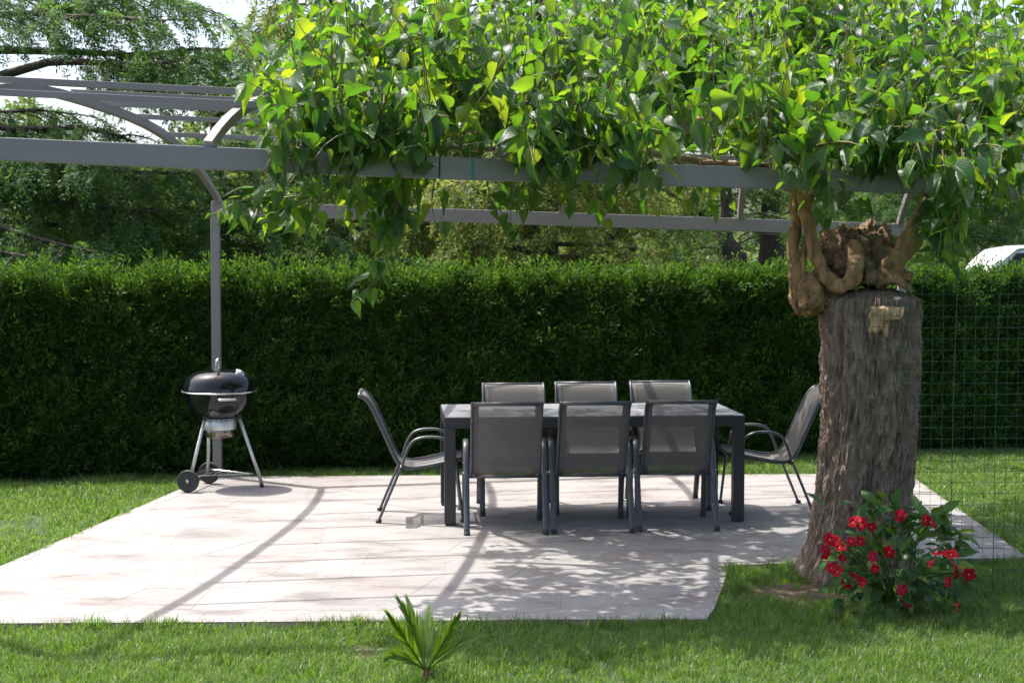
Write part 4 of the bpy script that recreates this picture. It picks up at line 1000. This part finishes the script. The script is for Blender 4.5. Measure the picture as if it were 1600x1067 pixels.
# ------------------------------------------------------------------ trees beyond the hedge
def conifer(name, label, base, H, r0, branches, T, dens, seed, trunk_path=None, droop=0.5, group=None, bl=(0.5, 1.2), sub=1.0):
    """branches: list of (start, end, sag, radius, needle start) in world space"""
    b = Vector(base); t = thing(name, label, 'tree', b, 0, group); q = random.Random(seed)
    tp = trunk_path or [b, b + Vector((0.1, 0, H * 0.35)), b + Vector((0.0, 0.1, H * 0.7)), b + Vector((0.05, 0, H))]
    path = catmull([Vector(p) - b for p in tp], 6); n = len(path)
    MB().tube(path, [r0 * (1 - 0.85 * i / (n-1)) * (1.25 if i == 0 else 1) for i in range(n)], 14).obj('trunk', M['dark_bark'], t, smooth=True)
    wood = MB(); pp, aa, nn_, ss = [], [], [], []
    for (s0, e0, sag, rad, ns) in branches:
        s0, e0 = Vector(s0) - b, Vector(e0) - b; L = (e0 - s0).length
        pts = [s0.lerp(e0, k) + Vector((0, 0, -sag * 4 * k * (k - 1) * 0.5 - sag * k * k)) + Vector((q.gauss(0, 0.02), q.gauss(0, 0.02), q.gauss(0, 0.02))) * L * 0.3 for k in np.linspace(0, 1, 9)]
        pts = catmull(pts, 2)
        wood.tube(pts, [rad * (1 - 0.85 * i / (len(pts)-1)) for i in range(len(pts))], 6, False)
        hd_ = (e0 - s0); hd_.z = 0; hd_.normalize(); sd2 = Vector((-hd_.y, hd_.x, 0))
        nb = max(3, int(L * 7 * sub))
        for k in range(nb):
            f = ns + (1 - ns) * (k + q.random()) / nb; i = min(int(f * (len(pts)-1)), len(pts)-2); p = pts[i].lerp(pts[i+1], f * (len(pts)-1) - i)
            s = 1 if k % 2 else -1
            d = (hd_ * q.uniform(0.2, 0.9) + sd2 * s * q.uniform(0.3, 1.0) + Vector((0, 0, q.uniform(-0.25, 0.25)))).normalized()
            bl_ = q.uniform(*bl) * (1 - 0.45 * f); c = [p]
            for z in range(4):
                d = (d + Vector((q.gauss(0, 0.1), q.gauss(0, 0.1), -droop / 4 * q.uniform(0.4, 1.6)))).normalized(); c.append(c[-1] + d * bl_ / 4)
            wood.tube(c, [0.012, 0.010, 0.008, 0.005, 0.003], 4, False)
            for z in range(int(bl_ * dens) + 1):
                g = q.random() * 3.99; gi = int(g); o = c[gi].lerp(c[gi+1], g - gi); tt = (c[gi+1] - c[gi]).normalized()
                pp.append(tuple(o)); aa.append(tuple(tt + Vector((q.gauss(0, 0.3), q.gauss(0, 0.3), q.gauss(-0.1, 0.2))))); nn_.append((q.gauss(0, 0.5), q.gauss(0, 0.5), 1)); ss.append(q.uniform(0.6, 1.2))
    wood.obj('branches', M['dark_bark'], t, smooth=True, kind='stuff')
    if pp: scatter('crown', np.array(pp), frames(np.array(aa), np.array(nn_)), np.array(ss), T, t)
    return t
def whorls(base, z0, z1, n, Lmax, seed, rise=0.1, sag=0.3, rad=0.05, ns=0.25, H=None, power=0.8, az=None):
    q = random.Random(seed); out = []; b = Vector(base)
    for i in range(n):
        z = z0 + (z1 - z0) * (i + q.random()) / n; a = q.uniform(0, 6.283) if az is None else q.uniform(*az)
        L = Lmax * (1 - (z / H) ** 1.5 * power) * q.uniform(0.7, 1.15) if H else Lmax * q.uniform(0.7, 1.15)
        s = b + Vector((0, 0, z)); out.append((s, s + Vector((math.cos(a) * L, math.sin(a) * L, rise * L + q.gauss(0, 0.1) * L)), sag * q.uniform(0.5, 1.5), rad * q.uniform(0.6, 1.1), ns))
    return out
# cedar at the left, trunk outside the picture, boughs reaching in
cb = (-8.4, 19.5, LAWN_Z)
def bough(pa, pb_, sag, rad, ns): return (P(*pa), P(*pb_), sag, rad, ns)
BO = [bough((-260, 120, 19.5), (300, 100, 17.0), -0.05, 0.10, 0.72), bough((-260, 60, 19.5), (400, 96, 18.2), -0.10, 0.08, 0.62),
      bough((-260, 20, 19.5), (250, 20, 17.0), 0.10, 0.07, 0.35), bough((-260, -90, 19.5), (310, 15, 17.6), 0.0, 0.06, 0.62),
      bough((-260, -20, 19.5), (120, 0, 18.0), 0.1, 0.06, 0.3), bough((-260, -90, 19.8), (200, -35, 18.5), 0.1, 0.06, 0.4),
      bough((-260, 190, 19.5), (190, 205, 17.4), 0.05, 0.08, 0.4), bough((-260, 230, 19.5), (160, 235, 17.0), 0.05, 0.07, 0.3), bough((-260, 180, 19.8), (110, 175, 18.6), 0.05, 0.06, 0.3),
      bough((-260, 260, 19.5), (300, 268, 18.0), 0.05, 0.08, 0.45), bough((-260, 300, 19.5), (240, 320, 17.6), 0.05, 0.10, 0.62), bough((-260, 330, 19.5), (150, 372, 16.6), 0.15, 0.07, 0.3), bough((-260, 360, 19.5), (40, 385, 16.4), 0.1, 0.06, 0.2),
      bough((-260, 290, 20.2), (330, 300, 19.0), 0.1, 0.07, 0.3), bough((-260, 340, 20.2), (330, 365, 18.2), 0.1, 0.07, 0.3), bough((-260, 240, 20.4), (320, 250, 19.6), 0.05, 0.06, 0.35)]
conifer('cedar_tree', 'dark cedar beyond the hedge, its boughs reaching in from the left', cb, 11, 0.42, BO, T_CEDAR, 12, 1, bl=(0.6, 1.5), droop=0.8)
# low spreading cedar behind the grill
c2 = (-3.9, 20.2, LAWN_Z)
B2_ = whorls(c2, 0.9, 3.1, 22, 2.6, 5, 0.02, 0.35, 0.05, 0.2) + whorls(c2, 2.6, 4.4, 10, 1.5, 6, 0.1, 0.3, 0.04, 0.2)
conifer('cedar_tree', 'low spreading blue-green cedar right behind the hedge near the barbecue', c2, 4.6, 0.2, B2_, T_CEDAR, 14, 2)
# sunlit olive-coloured conifer in the middle
c3 = (P(842, 400, 23).x, 23.0, LAWN_Z)
B3_ = whorls(c3, 1.6, 4.2, 30, 3.6, 8, 0.0, 0.5, 0.06, 0.2) + whorls(c3, 4.0, 6.5, 16, 2.4, 9, 0.1, 0.4, 0.05, 0.2)
conifer('conifer_tree', 'sunlit olive green conifer behind the middle of the hedge', c3, 7.0, 0.26, B3_, T_OLIVE, 12, 3, droop=0.8)
c3b = (P(520, 400, 25).x, 25.0, LAWN_Z)
B3b = whorls(c3b, 1.4, 4.4, 28, 2.8, 18, 0.0, 0.5, 0.06, 0.2) + whorls(c3b, 4.2, 6.5, 14, 1.8, 19, 0.1, 0.4, 0.05, 0.2)
conifer('conifer_tree', 'sunlit olive green conifer behind the hedge under the hanging mulberry shoot', c3b, 7.0, 0.24, B3b, T_OLIVE, 12, 13, droop=0.8)
# two bare-trunked pines
for pts, r0, lab, sd_, nb in (([(1150, 416, 20.0), (1148, 396, 20.0), (1134, 374, 20.0), (1136, 330, 20.0), (1130, 250, 20.0), (1120, 120, 20.2), (1110, -60, 20.2)], 0.165, 'pine with a leaning bare dark trunk behind the hedge', 21, 14),
                              ([(1207, 416, 22.0), (1206, 380, 22.0), (1204, 330, 22.0), (1210, 240, 22.0), (1215, 120, 22.0), (1215, -60, 22.0)], 0.24, 'pine with a thick straight trunk behind the hedge, right of the leaning pine', 22, 12)):
    tp = [P(*p) for p in pts]; b = Vector((tp[0].x + 0.02, tp[0].y, LAWN_Z))
    br = whorls(b, 3.3, 6.0, nb, 2.0, sd_, 0.1, 0.3, 0.04, 0.35) + [(s, e, sg, 0.012, 0.97) for s, e, sg, r_, ns in whorls(b, 1.9, 3.0, 10, 1.0, sd_ + 9, 0.25, 0.1, 0.015, 0.6)]
    conifer('pine_tree', lab, b, 6, r0, br, T_CEDAR, 9, sd_, trunk_path=[b] + tp)
# trees to the right of the trunk
c5 = (P(1470, 400, 31).x, 31.0, LAWN_Z)
conifer('cedar_tree', 'dark cedar seen through the wire fence at the right', c5, 8, 0.25, whorls(c5, 2.3, 5.6, 34, 3.2, 31, 0.05, 0.3, 0.05, 0.2) + whorls(c5, 5.0, 7.6, 8, 2.0, 32, 0.05, 0.3, 0.05, 0.2), T_CEDAR, 13, 31)
c6 = (P(960, 400, 27).x, 27.0, LAWN_Z)
conifer('conifer_tree', 'thin olive conifer between the pines and the middle of the hedge', c6, 6, 0.18, whorls(c6, 1.3, 4.5, 22, 1.7, 41, 0.0, 0.4, 0.04, 0.2), T_OLIVE, 10, 41, droop=0.8)

def broadleaf(label, base, H, R, seed, n=420):
    b = Vector(base); t = thing('broadleaf_tree', label, 'tree', b, 0, 'trees far behind the hedge'); q = random.Random(seed)
    MB().tube(catmull([(0, 0, 0), (0.1, 0, H * 0.3), (0, 0.1, H * 0.6), (0.1, 0, H * 0.9)], 4), [H * 0.03 * (1 - 0.07 * i) for i in range(13)], 10).obj('trunk', M['dark_bark'], t, smooth=True)
    wood = MB(); pp, aa = [], []
    lobes = [(Vector((q.gauss(0, 0.45) * R, q.gauss(0, 0.45) * R, H * q.uniform(0.22, 0.92))), R * q.uniform(0.3, 0.55)) for _ in range(13)]
    for c, r_ in lobes:
        wood.tube(catmull([(0, 0, H * 0.25), (c.x * 0.5, c.y * 0.5, (c.z + H * 0.25) / 2), tuple(c)], 3), [H*0.012 * (1 - 0.1 * i) for i in range(7)], 5, False)
        for _ in range(n // 13):
            d = Vector((q.gauss(0, 1), q.gauss(0, 1), q.gauss(0, 1))).normalized(); p = c + d * r_ * q.uniform(0.55, 1.05); pp.append(tuple(p)); aa.append(tuple(d + Vector((0, 0, q.gauss(-0.1, 0.4)))))
    wood.obj('branches', M['dark_bark'], t, kind='stuff')
    scatter('crown', np.array(pp), frames(np.array(aa), rng.normal(0, 1, (len(pp), 3))), rng.uniform(0.7, 1.3, len(pp)) * R * 0.42, T_FAR, t)
for k, (px, d, H, R, lab) in enumerate([(-80, 52, 7, 3.4, 'pale far tree beyond the dark cedar at the left edge'), (140, 58, 6.5, 3.4, 'pale far tree glimpsed under the cedar boughs'),
        (330, 50, 6.8, 3.2, 'pale far tree seen behind the left pergola post'), (560, 60, 8, 3.8, 'pale far tree behind the olive conifer, left'), (760, 56, 7, 3.4, 'pale far tree behind the olive conifer'),
        (960, 62, 5.2, 3.2, 'pale far tree left of the leaning pine'), (1085, 50, 3.6, 2.2, 'small pale far tree just left of the leaning pine trunk'), (1190, 66, 5, 3.0, 'pale far tree between the two pine trunks'),
        (1330, 56, 7, 3.4, 'pale far tree behind the mulberry head'), (1450, 60, 7.5, 3.4, 'pale far tree right of the mulberry head'), (1600, 54, 8, 3.6, 'pale far tree above the white van')]):
    g = P(px, 400, d); broadleaf(lab, (g.x, d, LAWN_Z), H, R, 60 + k)

# ------------------------------------------------------------------ white van behind the hedge
VD = 24.0
v0 = P(1456, 410, VD).x
van = thing('parked_van', 'white van parked beyond the hedge, its roof showing at the right edge', 'van', (v0 + 2.2, VD + 0.9, LAWN_Z))
prof = [(-2.2, 0.35), (-2.25, 0.75), (-2.15, 1.05), (-1.65, 1.18), (-1.05, 1.9), (-0.85, 2.06), (-0.5, 2.12), (1.9, 2.13), (2.15, 2.05), (2.25, 1.2), (2.25, 0.35)]
prof = [(x + (0.55 if z > 1.1 and x < 0 else 0) * 0, z) for x, z in prof]
m = len(prof); hv = []
for y, k in ((-0.88, 0.96), (-0.92, 1.0), (0.92, 1.0), (0.88, 0.96)):
    hv += [(x * (1 if k == 1 else 0.985), y * (1 if z < 1.2 else 0.9), z * (1 if k == 1 or z < 1 else 0.985)) for x, z in prof]
hf = [(i*m+j, (i+1)*m+j, (i+1)*m+(j+1) % m, i*m+(j+1) % m) for i in range(3) for j in range(m)] + [tuple(range(m)), tuple(reversed(range(3*m, 4*m)))]
body = MB().add(hv, hf).obj('body', M['white'], van, bevel=0.03)
def win(x0, x1, x2, x3, z0, z1):
    return MB().add([(x0, -0.84, z0), (x1, -0.84, z0), (x2, -0.835, z1), (x3, -0.835, z1), (x0, -0.80, z0), (x1, -0.80, z0), (x2, -0.79, z1), (x3, -0.79, z1)],
                    [(0, 1, 2, 3), (7, 6, 5, 4), (0, 4, 5, 1), (1, 5, 6, 2), (2, 6, 7, 3), (3, 7, 4, 0)])
for a in ((-1.45, -0.55, -0.55, -0.85, 1.3, 1.99), (-0.42, 0.6, 0.6, -0.42, 1.3, 1.99), (0.75, 1.9, 1.85, 0.75, 1.3, 1.99)): win(*a).obj('window', M['glass'], van)
for x in (-1.45, 1.35):
    for y in (-0.86, 0.86):
        w = MB().lathe([(0.0, -0.1), (0.2, -0.1), (0.3, -0.1), (0.33, -0.06), (0.33, 0.06), (0.3, 0.1), (0.0, 0.1)], 24).obj('wheel', M['rubber'], van, smooth=True)
        w.location = (x, y, 0.33); w.rotation_euler = (math.pi / 2, 0, 0)
        h_ = MB().lathe([(0.0, 0.106), (0.15, 0.104), (0.19, 0.101)], 20).obj('rim', M['steel'], w, smooth=True)
bpy.context.view_layer.update()
